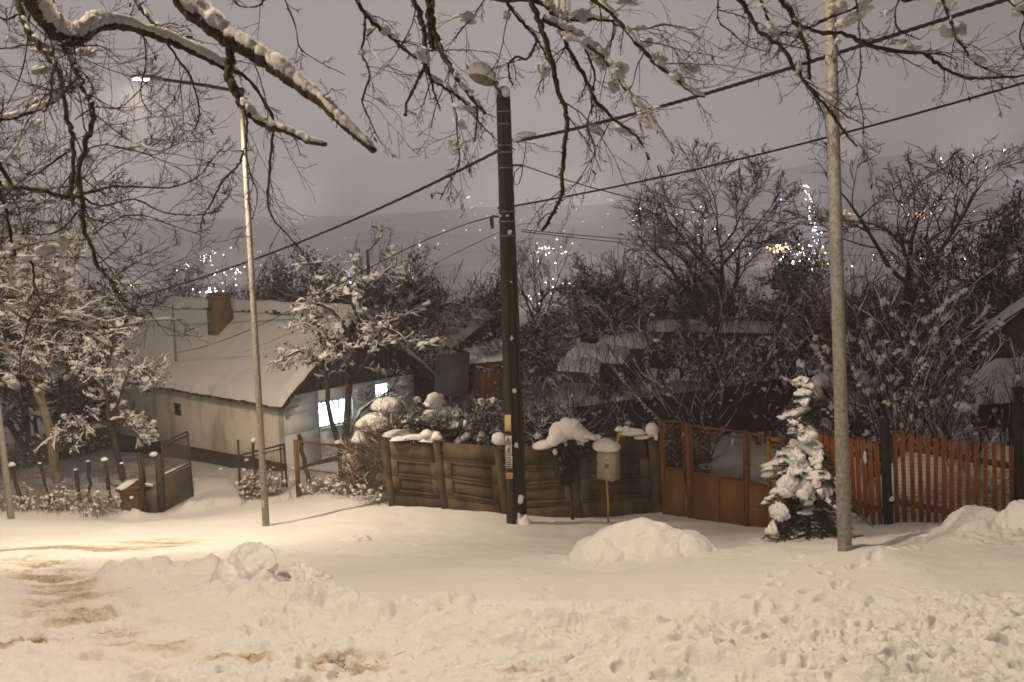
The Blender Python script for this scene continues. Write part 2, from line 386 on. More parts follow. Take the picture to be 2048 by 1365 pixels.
def build_ground():
    fine = np.linspace(-38, 38, 861)                       # degrees around +Y
    ang = np.radians(np.concatenate([fine, np.linspace(41, 319, 70)]))
    rr = np.concatenate([np.geomspace(1.2, 6.0, 24)[:-1], np.geomspace(6.0, 17, 430)[:-1], np.geomspace(17, 60, 200)[:-1], np.geomspace(60, 1150, 70)])
    A, Rg = np.meshgrid(ang, rr); X = Rg*np.sin(A); Y = Rg*np.cos(A)
    Z = base_z(X, Y); nr, na = X.shape
    msk = Rg < 62; dz, dr = detail(X[msk], Y[msk]); Z[msk] += dz
    D = np.zeros_like(Z); D[msk] = dr
    v = np.stack([X,Y,Z], -1).reshape(-1,3); idx = np.arange(nr*na).reshape(nr,na)
    a = idx[:-1]; b = np.roll(idx,-1,1)[:-1]; c = np.roll(idx,-1,1)[1:]; d = idx[1:]
    q = np.stack([a,d,c,b], -1).reshape(-1,4)
    mb = MB(); mb.add(v, q)
    c0 = nr*na; mb.add([(0,0,gz(0,0))]); mb.t.append(np.array([(c0, idx[0,(j+1)%na], idx[0,j]) for j in range(na)])[:, ::-1]); mb.tm.append(np.zeros(na, int))
    m = bpy.data.materials.new('snow_ground'); m.use_nodes = True; t = m.node_tree; bs = t.nodes['Principled BSDF']
    bs.inputs['Roughness'].default_value = .7; bs.inputs['Specular IOR Level'].default_value = .25
    at = N(t, 'ShaderNodeAttribute'); at.attribute_name = 'dirt'
    tcn = N(t, 'ShaderNodeTexCoord')
    nz = N(t, 'ShaderNodeTexNoise'); nz.inputs['Scale'].default_value = 20; nz.inputs['Detail'].default_value = 8; nz.inputs['Roughness'].default_value = .7
    t.links.new(tcn.outputs['Object'], nz.inputs['Vector'])
    mm = N(t, 'ShaderNodeMath', operation='MULTIPLY_ADD'); mm.inputs[1].default_value = 1.5; mm.inputs[2].default_value = -.75
    t.links.new(nz.outputs[0], mm.inputs[0])
    ad = N(t, 'ShaderNodeMath', operation='ADD', use_clamp=True); t.links.new(at.outputs['Fac'], ad.inputs[0]); t.links.new(mm.outputs[0], ad.inputs[1])
    mu = N(t, 'ShaderNodeMath', operation='MULTIPLY', use_clamp=True); t.links.new(ad.outputs[0], mu.inputs[0]); 
    st = N(t, 'ShaderNodeMath', operation='MULTIPLY', use_clamp=True); st.inputs[1].default_value = 2.2; t.links.new(at.outputs['Fac'], st.inputs[0])
    t.links.new(st.outputs[0], mu.inputs[1])
    rp = N(t, 'ShaderNodeValToRGB'); E_ = rp.color_ramp.elements
    E_[0].position = 0; E_[0].color = (*SNOW, 1); E_[1].position = 1; E_[1].color = (.22,.15,.095,1)
    e1 = E_.new(.35); e1.color = (.70,.65,.59,1); e2 = E_.new(.7); e2.color = (.50,.42,.34,1)
    t.links.new(mu.outputs[0], rp.inputs[0])
    # beyond the gardens: woods, roofs and streets mottled under the snow
    sp = N(t, 'ShaderNodeVectorMath', operation='LENGTH'); t.links.new(tcn.outputs['Object'], sp.inputs[0])
    mr = N(t, 'ShaderNodeMapRange'); mr.inputs[1].default_value = 60; mr.inputs[2].default_value = 160; t.links.new(sp.outputs['Value'], mr.inputs[0])
    nf = N(t, 'ShaderNodeTexNoise'); nf.inputs['Scale'].default_value = .03; nf.inputs['Detail'].default_value = 8; t.links.new(tcn.outputs['Object'], nf.inputs['Vector'])
    rf = N(t, 'ShaderNodeValToRGB'); rf.color_ramp.elements[0].position = .40; rf.color_ramp.elements[0].color = (.07,.06,.065,1)
    rf.color_ramp.elements[1].position = .62; rf.color_ramp.elements[1].color = (.24,.22,.23,1); t.links.new(nf.outputs[0], rf.inputs[0])
    mc = N(t, 'ShaderNodeMix', data_type='RGBA'); t.links.new(mr.outputs[0], mc.inputs[0]); t.links.new(rp.outputs[0], mc.inputs[6]); t.links.new(rf.outputs[0], mc.inputs[7])
    t.links.new(mc.outputs[2], bs.inputs['Base Color'])
    nb = N(t, 'ShaderNodeTexNoise'); nb.inputs['Scale'].default_value = 28; nb.inputs['Detail'].default_value = 6; nb.inputs['Roughness'].default_value = .65
    t.links.new(tcn.outputs['Object'], nb.inputs['Vector'])
    bp = N(t, 'ShaderNodeBump'); bp.inputs['Distance'].default_value = .022; bp.inputs['Strength'].default_value = .9
    t.links.new(nb.outputs[0], bp.inputs['Height']); t.links.new(bp.outputs[0], bs.inputs['Normal'])
    g = mb.build('ground', m, smooth=True); g['kind'] = 'structure'
    atr = g.data.attributes.new('dirt', 'FLOAT', 'POINT'); atr.data.foreach_set('value', np.r_[D.ravel(), 0].astype(np.float32))
    return g
build_ground()

hz = MB(); hz.box((0, 300, 13), (2400, 2100, 94))
hzm = bpy.data.materials.new('night_haze'); hzm.use_nodes = True; t = hzm.node_tree; t.nodes.clear()
vo = N(t, 'ShaderNodeOutputMaterial'); pv = N(t, 'ShaderNodeVolumePrincipled')
pv.inputs['Color'].default_value = (.99,.98,1.0,1); pv.inputs['Density'].default_value = .0017; pv.inputs['Anisotropy'].default_value = .1
t.links.new(pv.outputs[0], vo.inputs['Volume'])
hzo = hz.build('haze', hzm); hzo['kind'] = 'stuff'; tag(hzo, 'thin winter night haze hanging over gardens and valley', 'haze')
# ------------------------------------------------------------------ street lamps
def street_lamp(base, top, armdir, armlen, label, power, r0=.085, r1=.05, sticker=None, headlen=.62, aim=None, size=158):
    base = np.array(base, float); top = np.array(top, float); ad = np.array([armdir[0], armdir[1], 0.]); ad /= np.linalg.norm(ad)
    t = empty('street_lamp', base, label, 'street lamp', 'galvanised street lamps along the lane')
    n = 14; k = np.linspace(0, 1, n)[:,None]
    mb = MB(); mb.tube((base-(0,0,.6))*(1-k)+top*k, r0+(r1-r0)*k[:,0], 20)
    p_ = mb.build('pole', M['galv'], t, smooth=True)
    mb = MB(); a1 = top+ad*armlen+(0,0,.09)
    mb.tube([top-(0,0,.02), top+ad*armlen*.5+(0,0,.05), a1], [.036,.034,.032], 12)
    mb.cyl(top-(0,0,.12), top+(0,0,.06), r1+.012, r1+.006, 16)
    mb.build('arm', M['steel_dark'], t, smooth=True)
    sd = np.array([-ad[1], ad[0], 0]); up = np.array([0,0,1.]); R = np.array([ad, sd, up]).T
    def sec(x, w, z0, z1):
        return [a1+R@np.array([x, w*math.cos(an), (z0+z1)/2+(z1-z0)/2*math.sin(an)]) for an in np.linspace(0, 2*pi, 16, endpoint=False)]
    secs = [sec(-.02,.035,-.035,.035), sec(.05,.05,-.04,.05), sec(.14,.06,-.04,.06), sec(.2,.11,-.035,.065), sec(.45,.13,-.03,.055), sec(headlen-.05,.11,-.025,.035), sec(headlen,.05,-.015,.01)]
    mb = MB(); v = np.concatenate(secs); q = []
    for i in range(len(secs)-1):
        for j in range(16): q.append((i*16+j, i*16+(j+1)%16, (i+1)*16+(j+1)%16, (i+1)*16+j))
    mb.add(v, q); mb.tube([a1+ad*.0, a1+ad*.03], [.06,.06], 14)
    h = mb.build('lamp_head', M['lamp_grey'], t, smooth=True)
    mb = MB(); mb.box(a1+ad*(.40)-(0,0,.038), (.26,.15,.02), R)
    mb.build('lens', M['lens'] if power else M['lens_off'], h)
    if sticker is not None:
        z = sticker; c = base+(top-base)*z; mb = MB(); rr = r0+.003
        for a_ in (-2.0, -1.7):
            pass
        an = np.linspace(-2.3, -1.5, 6); vv = []
        for zz in (-.08, .08): vv += [c+(rr*cos(a), rr*sin(a), zz) for a in an]
        mb.add(vv, [(i, i+1, i+7, i+6) for i in range(5)])
        mb.build('label_plate', M['paper_y'], p_)
    if power: street_light(a1+ad*.40-(0,0,.14), power, 'street_light', aim, size)
    return t
ARM = (-.69,-.72)
b = W(532,1052,21); street_lamp(b, W(482,182,21), ARM, 1.75, 'galvanised street lamp with its light on, standing in front of the white cottage', 3900, .078, .05, .055, aim=(-.48,.40,-1), size=175)
b = W(1693,1102,12); tt = b+np.array([-.0362*9.6, 0, 9.6])
street_lamp(b, tt, ARM, 1.9, 'thick galvanised lamp post nearest the camera, beside the snowy spruce', 2000, .088, .06, None, aim=(-.15,-.45,-1), size=160)  # arm, lamp head and light above the view are assumed
b = W(24,1042,24); street_lamp(b, b+np.array([-.25,0,9.0]), ARM, 1.6, 'thin pale lamp post at the left edge, in front of the wire fence', 900, .085, .05, None)  # only the post is given; lamp and its light are assumed
b = np.array([-8.3, 4.2, gz(-8.3,4.2)]); street_lamp(b, b+np.array([0,0,9.0]), (.9,.44), 1.9, 'street lamp left of the view over the trodden snow', 2600, .085, .05, None, aim=(.40,.25,-1), size=168)  # unseen lamp, assumed from the thick post's shadow and the bright snow

# ------------------------------------------------------------------ concrete utility pole
PB = W(1034,1050,20); PT = W(1006,183,20)
up_ = empty('utility_pole', PB, 'dark concrete utility pole with old snow-capped lamp and taped signs, in front of the fence', 'utility pole')
PHI = radians(33)
def pole_ring(c, a, b_):
    ax = np.array([cos(PHI), sin(PHI), 0]); ay = np.array([-sin(PHI), cos(PHI), 0])
    return [c+ax*sx*b_/2+ay*sy*a/2 for sx, sy in ((-1,-1),(1,-1),(1,1),(-1,1))]
def poleC(t): return PB+(PT-PB)*t
def pole_dim(t): return (.25-.10*t, .34-.13*t)
mb = MB(); lv = np.linspace(-.08, 1, 16); vs = []
for t_ in lv: a_, b_ = pole_dim(t_); vs += pole_ring(poleC(t_), a_, b_)
q = []
for i in range(15):
    for j in range(4): q.append((i*4+j, i*4+(j+1)%4, i*4+4+(j+1)%4, i*4+4+j))
q.append((60,61,62,63)); mb.add(vs, q)
axv = np.array([cos(PHI), sin(PHI), 0]); ayv = np.array([-sin(PHI), cos(PHI), 0])
for sgn in (-1, 1):   # raised flanges either side of the broad faces
    for t0, t1 in [(-.05,.3),(.3,.62),(.62,.985)]:
        a0, b0 = pole_dim(t0); a1_, b1 = pole_dim(t1)
        for s2 in (-1, 1):
            mb.beam(poleC(t0)+ayv*sgn*(a0/2+.004)+axv*s2*(b0/2-.03), poleC(t1)+ayv*sgn*(a1_/2+.004)+axv*s2*(b1/2-.025), .05, .02, up=ayv)
mb.build('pole', M['pole_conc'], up_)
# straps, bracket, insulators
mb = MB()
for py in (222, 246, 286, 300, 330, 415, 434, 462):
    t_ = (PX(PB)[1]-py)/(PX(PB)[1]-PX(PT)[1]); a_, b_ = pole_dim(t_)
    ring = pole_ring(poleC(t_), a_+.03, b_+.03)
    for j in range(4): mb.beam(ring[j], ring[(j+1)%4], .004, .022)
    mb.build('steel_strap', M['galv'], up_); mb = MB()
mb = MB()
for px, py, qx, qy in [(1020,281,1046,280),(1000,300,988,304),(1022,414,1032,412),(1000,434,984,433),(1012,331,1044,331),(1008,420,996,416)]:
    mb.tube([W(px,py,19.9), W(qx,qy,19.85)], .022, 8); mb.build('cable_clamp', M['steel_dark'], up_, smooth=True); mb = MB()
mb.tube([W(984,433,19.85), W(983,440,19.85), W(985,458,19.85)], [.03,.04,.03], 10)
mb.build('cable_clamp', M['steel_dark'], up_, smooth=True)
mb = MB(); mb.blob(W(1052,273,19.85), (.20,.12,.09), .2, 3, 3, .3); mb.blob(W(1035,281,19.85), (.09,.08,.05), .2, 4, 3, .5)
mb.blob(W(1007,186,20), (.13,.12,.13), .12, 5, 3, .9)
for i, (px, py, w_, h_) in enumerate([(1019,463,.05,.06),(1014,431,.03,.03),(1023,677,.04,.05),(1028,782,.05,.05),(1033,892,.055,.075),(1041,1000,.07,.10),(1038,1040,.10,.13),(1022,564,.03,.02),(1001,432,.04,.03)]):
    t_ = (1050-py)/868.; a_, b_ = pole_dim(t_); n_ = -ayv
    c = WP(px, py, poleC(t_)+n_*(a_/2+.01), n_)
    mb.build('clinging_snow', M['snow'], up_, smooth=True); mb = MB(); mb.blob(c, (w_*.8,.03,h_*.75), .5, 20+i, 3)
mb.blob(W(1049,1046,19.8), (.12,.12,.16), .3, 77, 3)
mb.build('clinging_snow', M['snow'], up_, smooth=True)
# paper and warning signs on the narrow left face
nl = -axv
def face_rect(mb, x0, y0, x1, y1, off=.008, m=0, inset=0):
    t_ = (1050-(y0+y1)/2)/868.; a_, b_ = pole_dim(t_); pt = poleC(t_)+nl*(b_/2+off)
    a_, b_, c_, d_ = [WP(px, py, pt, nl) for px, py in ((x0,y1),(x1,y1),(x1,y0),(x0,y0))]
    mb.slab(a_, b_, c_, d_, .004, m)
def lft(py): return 1009+(py-830)*.0285
def rgt(py): return lft(py)+12.5+(py-830)*.005
def sign(name, y0, y1, m_):
    mb = MB(); t0 = lft(y0); face_rect(mb, lft((y0+y1)/2), y0, rgt((y0+y1)/2), y1); return mb.build(name, m_, up_)
s = sign('paper_notice', 830, 863, M['paper_y']); s['label'] = 'blank yellowed paper notice'
def ink(parent, segs, w=.9):
    mb = MB()
    for x0, y0, x1, y1 in segs: face_rect(mb, x0, y0, x1, y1, .014)
    mb.build('print', M['black'], parent)
s = sign('warning_sign', 872, 889, M['paper_w']); s['label'] = 'white sign with warning triangle'
cx = lft(880)+6.2
tri = [(cx-4.2,886,cx+4.2,887.2)]
for i in range(9): f_ = i/8; tri += [(cx-4.2+4.0*f_-.5, 886-11*f_, cx-4.2+4.0*f_+.6, 887-11*f_), (cx+4.2-4.0*f_-.6, 886-11*f_, cx+4.2-4.0*f_+.5, 887-11*f_)]
tri += [(cx-.4,878,cx+.5,883.5),(cx-.4,884.3,cx+.5,885.3)]
ink(s, tri)
s = sign('pictogram_sign', 889.8, 912, M['paper_w']); s['label'] = 'white sign with falling figure pictogram'
cx = lft(900)+6.2
ink(s, [(cx-.6,895,cx+1.4,897.5),(cx-1.2,898,cx+1.6,902.5),(cx+1.6,897,cx+2.6,899),(cx-2.6,902,cx-.2,905),(cx-.2,902.5,cx+1.8,904),(cx-4.2,907.5,cx+4.2,908.6),(cx-4.4,891,cx+4.4,891.6),(cx+3.8,891,cx+4.4,908)])
s = sign('text_sign', 912.8, 937, M['paper_w']); s['label'] = 'white sign with five rows of print'
cx = lft(925)+6.2; segs = []; r2 = random.Random(3)
for i in range(5):
    y = 914.6+i*4.4; x = cx-4.6
    while x < cx+4.4:
        wq = r2.uniform(.7, 2.0); segs.append((x, y, min(x+wq, cx+4.8), y+2.4)); x += wq+.55
ink(s, segs)
s = sign('number_plate', 946, 958, M['orange']); s['label'] = 'orange pole number plate'
cx = lft(952)+6.5
ink(s, [(cx-3,949,cx-1,949.8),(cx-3,951,cx-1,951.8),(cx-1.6,949,cx-1,955),(cx+.6,949,cx+1.2,955),(cx+.6,949,cx+3,949.8),(cx+.6,954.2,cx+3,955)])
# old lamp with snow cap
HA = W(990,166,19.7)
lamp_ax = W(938,142,19.3)-HA; LL = np.linalg.norm(lamp_ax); la = lamp_ax/LL; ls = np.cross(la, (0,0,1.)); ls /= np.linalg.norm(ls); lu = np.cross(ls, la)
RL = np.array([la, ls, lu]).T
mb = MB(); pts = [W(1003,203,19.95), W(1001,192,19.9), W(996,180,19.8), W(988,168,19.7), W(984,165,19.66)]
mb.tube(pts, [.03]*5, 10); arm_ = mb.build('lamp_arm', M['steel_dark'], up_, smooth=True)
def lathe_x(mb, prof, z_sq, zoff=0, k=24):
    v = []
    for x, w_, h0, h1 in prof:
        for j in range(k):
            an = 2*pi*j/k; z = (h1 if sin(an) > 0 else h0)*abs(sin(an)); v.append(HA+RL@np.array([x, w_*cos(an), z+zoff]))
    q = [(i*k+j, i*k+(j+1)%k, (i+1)*k+(j+1)%k, (i+1)*k+j) for i in range(len(prof)-1) for j in range(k)]
    mb.add(v, q); 
    for e_, rev in ((0,1),(len(prof)-1,0)):
        c = np.mean(v[e_*k:(e_+1)*k], axis=0); n0 = mb.n; mb.v.append(c.reshape(1,3)); mb.n += 1
        base = n0-len(v); mb.t.append(np.array([(base+e_*k+j, base+e_*k+(j+1)%k, n0) for j in range(k)])); mb.tm.append(np.zeros(k, int))
mb = MB(); lathe_x(mb, [(-.06,.05,-.05,.05),(.02,.07,-.07,.06),(.10,.12,-.11,.07),(.22,.15,-.14,.08),(.42,.155,-.15,.08),(.56,.12,-.11,.06),(.62,.05,-.05,.03)], 1)
hd = mb.build('lamp_head', M['old_lamp'], up_, smooth=True)
mb = MB(); lathe_x(mb, [(.02,.05,-.01,.10),(.10,.14,-.02,.19),(.22,.175,-.03,.25),(.38,.185,-.03,.26),(.52,.17,-.04,.23),(.62,.11,-.05,.15),(.67,.04,-.02,.05)], 1)
mb.build('snow_cap', M['snow'], hd, smooth=True)

# ------------------------------------------------------------------ overhead cables
def cable(pts, r, label, cat='cable', group=None, twist=0):
    P = np.array(pts, float); n = 60; t = np.linspace(0, 1, n)
    L = np.r_[0, np.cumsum(np.linalg.norm(np.diff(P, axis=0), axis=1))]; L /= L[-1]
    k = len(P)-1; co = [np.polyfit(L, P[:,i], min(k, 3)) for i in range(3)]
    C = np.stack([np.polyval(c, t) for c in co], 1)
    o = MB()
    if twist:
        n = 500; t = np.linspace(0, 1, n); C = np.stack([np.polyval(c, t) for c in co], 1)
        for j in range(3):
            ph = t*twist*2*pi+j*2.1; o.tube(C+np.stack([0*ph, np.cos(ph)*r*.9, np.sin(ph)*r*.9], 1), r*.85, 5)
    else: o.tube(C, r, 6)
    m = o.build('overhead_cable', M['cable'], smooth=True)
    return tag(m, label, cat, 'overhead cables')
cable([W(1033,283,19.9), W(1348,207,18.2), W(1690,101,16.5), W(2007,3,15), W(2300,-88,14)], .020, 'thick twisted cable rising from the pole top to the upper right corner', twist=26)
cable([W(998,301,19.9), W(830,385,22.5), W(650,464,26), W(500,522,30), W(300,588,36), W(60,655,45)], .020, 'thick twisted cable falling left from the pole top past the lit lamp', twist=26)
cable([W(1030,412,19.9), W(1348,349,18), W(1690,266,16.3), W(2048,166,14.5), W(2300,90,13.5)], .019, 'single cable climbing right from halfway up the pole')
cable([W(984,433,19.9), W(925,452,21), W(821,496,24), W(700,556,27), W(560,632,31), W(352,706,37.2)], .013, 'service cable sagging from the pole down to the mast on the cottage roof')
cable([W(1000,464,19.9), W(855,535,25), W(640,640,32), W(380,745,38.6)], .007, 'thin wire from the pole crossing low over the cottage roof')
cable([W(1044,331,19.9), W(1197,380,22), W(1348,412,25), W(1519,441,28), W(1793,457,32), W(2060,444,36)], .012, 'thin wire drooping right from the pole in front of the bare trees')
cable([W(1043,460,19.9), W(1200,474,25), W(1350,486,31), W(1560,495,40), W(2060,480,60)], .010, 'upper of two faint wires running low to the right')
cable([W(1043,463,19.9), W(1200,482,25), W(1350,494,31), W(1553,507,40), W(2060,508,60)], .010, 'lower of two faint wires running low to the right')
mb = MB(); mb.tube([W(*p) for p in [(1052,281,19.8),(1051,300,19.8),(1046,330,19.8),(1043,352,19.8),(1038,368,19.8),(1030,371,19.8),(1027,358,19.8),(1030,344,19.8),(1038,336,19.8),(1050,331,19.8)]], .010, 6)
mb.build('cable_loop', M['cable'], up_, smooth=True)

# ------------------------------------------------------------------ cottage
C0 = W(565,793,33); ZE = C0[2]; U = np.array([-7.7,6.9,0]); HLEN = 12.0; U = U/np.linalg.norm(U); V = np.array([-U[1]*-1, -U[0], 0.]); V = np.array([U[1], -U[0], 0.])
HW = 6.3; ZR = ZE+2.5; ZG = ZE-3.6
hs = empty('cottage', (C0[0], C0[1], gz(C0[0], C0[1])), 'low white cottage with thick snow on its roof and two lit windows', 'house')
def Hh(a, b, z): return np.array([C0[0], C0[1], 0])+U*a+V*b+np.array([0,0,z])
mb = MB()
mb.box8([Hh(0,0,ZG),Hh(0,.35,ZG),Hh(HLEN,.35,ZG),Hh(HLEN,0,ZG),Hh(0,0,ZE),Hh(0,.35,ZE),Hh(HLEN,.35,ZE),Hh(HLEN,0,ZE)])
mb.box8([Hh(HLEN-.35,.35,ZG),Hh(HLEN-.35,HW,ZG),Hh(HLEN,HW,ZG),Hh(HLEN,.35,ZG),Hh(HLEN-.35,.35,ZE),Hh(HLEN-.35,HW,ZE),Hh(HLEN,HW,ZE),Hh(HLEN,.35,ZE)])
mb.box8([Hh(.35,HW-.35,ZG),Hh(.35,HW,ZG),Hh(HLEN-.35,HW,ZG),Hh(HLEN-.35,HW-.35,ZG),Hh(.35,HW-.35,ZE),Hh(.35,HW,ZE),Hh(HLEN-.35,HW,ZE),Hh(HLEN-.35,HW-.35,ZE)])
mb.build('side_wall', M['plaster'], hs)
# gable-side wall with the two window openings
FN = -U; FP = Hh(0,0,0)
def fb(px, py):
    p = WP(px, py, FP, FN); return (np.dot(p-FP, V), p[2])
wins = [((638,797),(706,851)), ((751,766),(780,795))]
W2 = []
for (x0,y0),(x1,y1) in wins:
    a = fb(x0,(y0+y1)/2)[0]; b_ = fb(x1,(y0+y1)/2)[0]; z1 = fb((x0+x1)/2,y0)[1]; z0 = fb((x0+x1)/2,y1)[1]; W2.append((a,b_,z0,z1))
W2[1] = (W2[1][0], W2[1][1], W2[1][2], min(W2[1][3], ZE-.06))
def wall_holes(mb, b0, b1, z0, z1, holes, a0, a1):
    xs = sorted({b0, b1, *[h[0] for h in holes], *[h[1] for h in holes]}); zs = sorted({z0, z1, *[h[2] for h in holes], *[h[3] for h in holes]})
    for i in range(len(xs)-1):
        for j in range(len(zs)-1):
            cx_, cz = (xs[i]+xs[i+1])/2, (zs[j]+zs[j+1])/2
            if any(h[0] < cx_ < h[1] and h[2] < cz < h[3] for h in holes): continue
            mb.box8([Hh(a0,xs[i],zs[j]),Hh(a0,xs[i+1],zs[j]),Hh(a1,xs[i+1],zs[j]),Hh(a1,xs[i],zs[j]),Hh(a0,xs[i],zs[j+1]),Hh(a0,xs[i+1],zs[j+1]),Hh(a1,xs[i+1],zs[j+1]),Hh(a1,xs[i],zs[j+1])])
mb = MB(); wall_holes(mb, .0, HW-.36, ZG, ZE, W2, -.004, .348); mb.build('front_wall', M['plaster2'], hs)
for i, (a, b_, z0, z1) in enumerate(W2):
    fr = .055; mb = MB(); x = .10
    def bar(p, q2, w_=fr): mb.beam(p, q2, w_, .05, up=U)
    bar(Hh(x,a,z0+fr/2), Hh(x,b_,z0+fr/2)); bar(Hh(x,a,z1-fr/2), Hh(x,b_,z1-fr/2)); bar(Hh(x,a+fr/2,z0), Hh(x,a+fr/2,z1)); bar(Hh(x,b_-fr/2,z0), Hh(x,b_-fr/2,z1))
    if i == 0: bar(Hh(x,a+(b_-a)*.62,z0), Hh(x,a+(b_-a)*.62,z1)); 
    else: bar(Hh(x,(a+b_)/2,z0), Hh(x,(a+b_)/2,z1), .04); bar(Hh(x,a,z0+(z1-z0)*.62), Hh(x,b_,z0+(z1-z0)*.62), .04)
    w_ = mb.build('window', M['window_f'], hs); w_['label'] = ['large lit window behind the apple tree trunks','small lit window near the eave'][i]
    mb = MB(); mb.slab(Hh(x+.03,a,z0), Hh(x+.03,b_,z0), Hh(x+.03,b_,z1), Hh(x+.03,a,z1), .01)
    mb.build('pane', M['glass_lit'], w_)
    mb = MB(); mb.beam(Hh(-.03,a-.06,z0-.02), Hh(-.03,b_+.06,z0-.02), .14, .04, up=(0,0,1)); mb.build('sill', M['window_f'], w_)
# white scalloped curtain in the big window
a, b_, z0, z1 = W2[0]; mb = MB(); 
for k in range(14):
    c0 = a+.06+(b_-a-.12)*k/14; c1 = a+.06+(b_-a-.12)*(k+1)/14; dz_ = .07+.04*abs(math.sin(k*1.3))
    mb.slab(Hh(.118,c0,z1-dz_), Hh(.118,c1,z1-dz_-.02), Hh(.118,c1,z1-.05), Hh(.118,c0,z1-.05), .004)
mb.build('curtain', mat('curtain', (.55,.6,.62), .9), hs)
# small vent in side wall
SP = Hh(0,0,0); SN = -V
p0 = WP(350,830,SP,SN); p1 = WP(361,808,SP,SN)
mb = MB(); mb.slab(p0+SN*.006, np.array([p1[0],p1[1],p0[2]])+SN*.006, p1+SN*.006, np.array([p0[0],p0[1],p1[2]])+SN*.006, -.03)
mb.build('vent', M['dark'], hs)
# plinth: tarred base, proud of the wall
mb = MB(); zl = WP(295,882,SP,SN)[2]; zr = WP(560,925,SP,SN)[2]
mb.box8([Hh(-.03,-.05,ZG),Hh(-.03,-.003,ZG),Hh(HLEN+.02,-.003,ZG),Hh(HLEN+.02,-.05,ZG),Hh(-.03,-.05,zr),Hh(-.03,-.003,zr),Hh(HLEN+.02,-.003,zl),Hh(HLEN+.02,-.05,zl)])
mb.box8([Hh(-.05,-.05,ZG),Hh(-.05,HW,ZG),Hh(-.008,HW,ZG),Hh(-.008,-.05,ZG),Hh(-.05,-.05,zr-.25),Hh(-.05,HW,zr+.15),Hh(-.008,HW,zr+.15),Hh(-.008,-.05,zr-.25)])
mb.build('plinth', M['plinth'], hs)
# roof
OV = .45; OE = .35; sl = (ZR-ZE)/(HW/2)
def Rf(a, b, dz=0):   # point on roof surface
    z = ZR-abs(b-HW/2)*sl+.10; return Hh(a, b, z+dz)
mb = MB()
for s0, s1 in ((-OE, HW/2), (HW/2, HW+OE)):
    A = [Rf(-OV,s0), Rf(-OV,s1), Rf(HLEN+OV,s1), Rf(HLEN+OV,s0)]
    mb.box8([p-(0,0,.12) for p in A]+A)
roof = mb.build('roof', M['roof_wood'], hs)
mb = MB(); ntr = 34
for i in range(170):  # ragged reed and tile ends along the eave
    a = -OV+(HLEN+2*OV)*i/170; d = rnd.uniform(.02,.10); mb.beam(Rf(a,-OE+.02,-.03), Rf(a,-OE+.02,-.12-d), .05, .05, up=U)
for i in range(60):
    b_ = -OE+(HW/2+OE)*i/60; d = rnd.uniform(.02,.12); mb.beam(Rf(-OV+.01,b_,-.05), Rf(-OV-.02,b_,-.12-d), .06, .03, up=V)
mb.build('eave_edge', M['roof_wood'], roof)
# snow sheet on roof: a displaced grid on both slopes with rounded rims
def roof_snow():
    mb = MB()
    na, nb = 150, 90
    aa = np.linspace(-OV-.04, HLEN+OV+.05, na); bb = np.linspace(-OE-.10, HW+OE+.1, nb)
    A, B = np.meshgrid(aa, bb, indexing='ij')
    edge = np.minimum(np.minimum(A-aa[0], aa[-1]-A), np.minimum(B-bb[0], bb[-1]-B))
    th = .30*np.sqrt(np.clip(edge/.28, 0, 1))+.03*fbm(A, B, .8, 3, 130)+.012*fbm(A, B, 4, 2, 131)
    wob = .07*fbm(A, B, 2.0, 3, 135)*(edge < .02)
    rdg = np.clip(1-np.abs(B-HW/2)/.35, 0, 1)
    z = ZR-np.sqrt((B-HW/2)**2+.02)*sl+.115
    bare = (np.abs(B-HW/2+.42) < .16) & (A > .3) & (A < HLEN-.9)     # dark line where snow slid off just under the ridge
    th = np.where(bare, -.12, th)+rdg*.04
    Pb = np.array([C0[0], C0[1], 0])+A[...,None]*U+(B+wob)[...,None]*V; Pb[...,2] = z+np.maximum(th, -.1)
    if True: Pb[...,2] -= .0
    idx = np.arange(na*nb).reshape(na, nb)
    mb.add(Pb.reshape(-1,3), np.stack([idx[:-1,:-1], idx[1:,:-1], idx[1:,1:], idx[:-1,1:]], -1).reshape(-1,4))
    s_ = mb.build('snow_cover', M['snow'], roof, smooth=True)
roof_snow()
mb = MB()
for i in range(110):   # bare ragged ridge tiles showing where the snow slid
    a = rnd.uniform(.3, HLEN-.9); b_ = HW/2-.42+rnd.uniform(-.17,.17); p = Rf(a, b_, .02+rnd.uniform(0,.08)); mb.box(p, (rnd.uniform(.05,.2), rnd.uniform(.04,.1), rnd.uniform(.03,.09)), np.array([U,V,[0,0,1]]).T)
mb.build('ridge_tile', M['roof_wood'], roof)
# gable boards
mb = MB(); mb.add([Hh(-.02,-.02,ZE-.02), Hh(-.02,HW,ZE-.02), Hh(-.02,HW/2,ZR-.04), Hh(.05,-.02,ZE-.02), Hh(.05,HW,ZE-.02), Hh(.05,HW/2,ZR-.04)], [(0,3,4,1),(1,4,5,2),(2,5,3,0)], [(0,1,2),(5,4,3)])
for k in range(26):
    b_ = .12+k*(HW-.24)/25; zt = ZE+(HW/2-abs(b_-HW/2))*sl-.10
    if zt > ZE+.05: mb.beam(Hh(-.035,b_,ZE-.01), Hh(-.035,b_,zt), .05, .02, up=U)
mb.build('gable', M['gable'], hs)
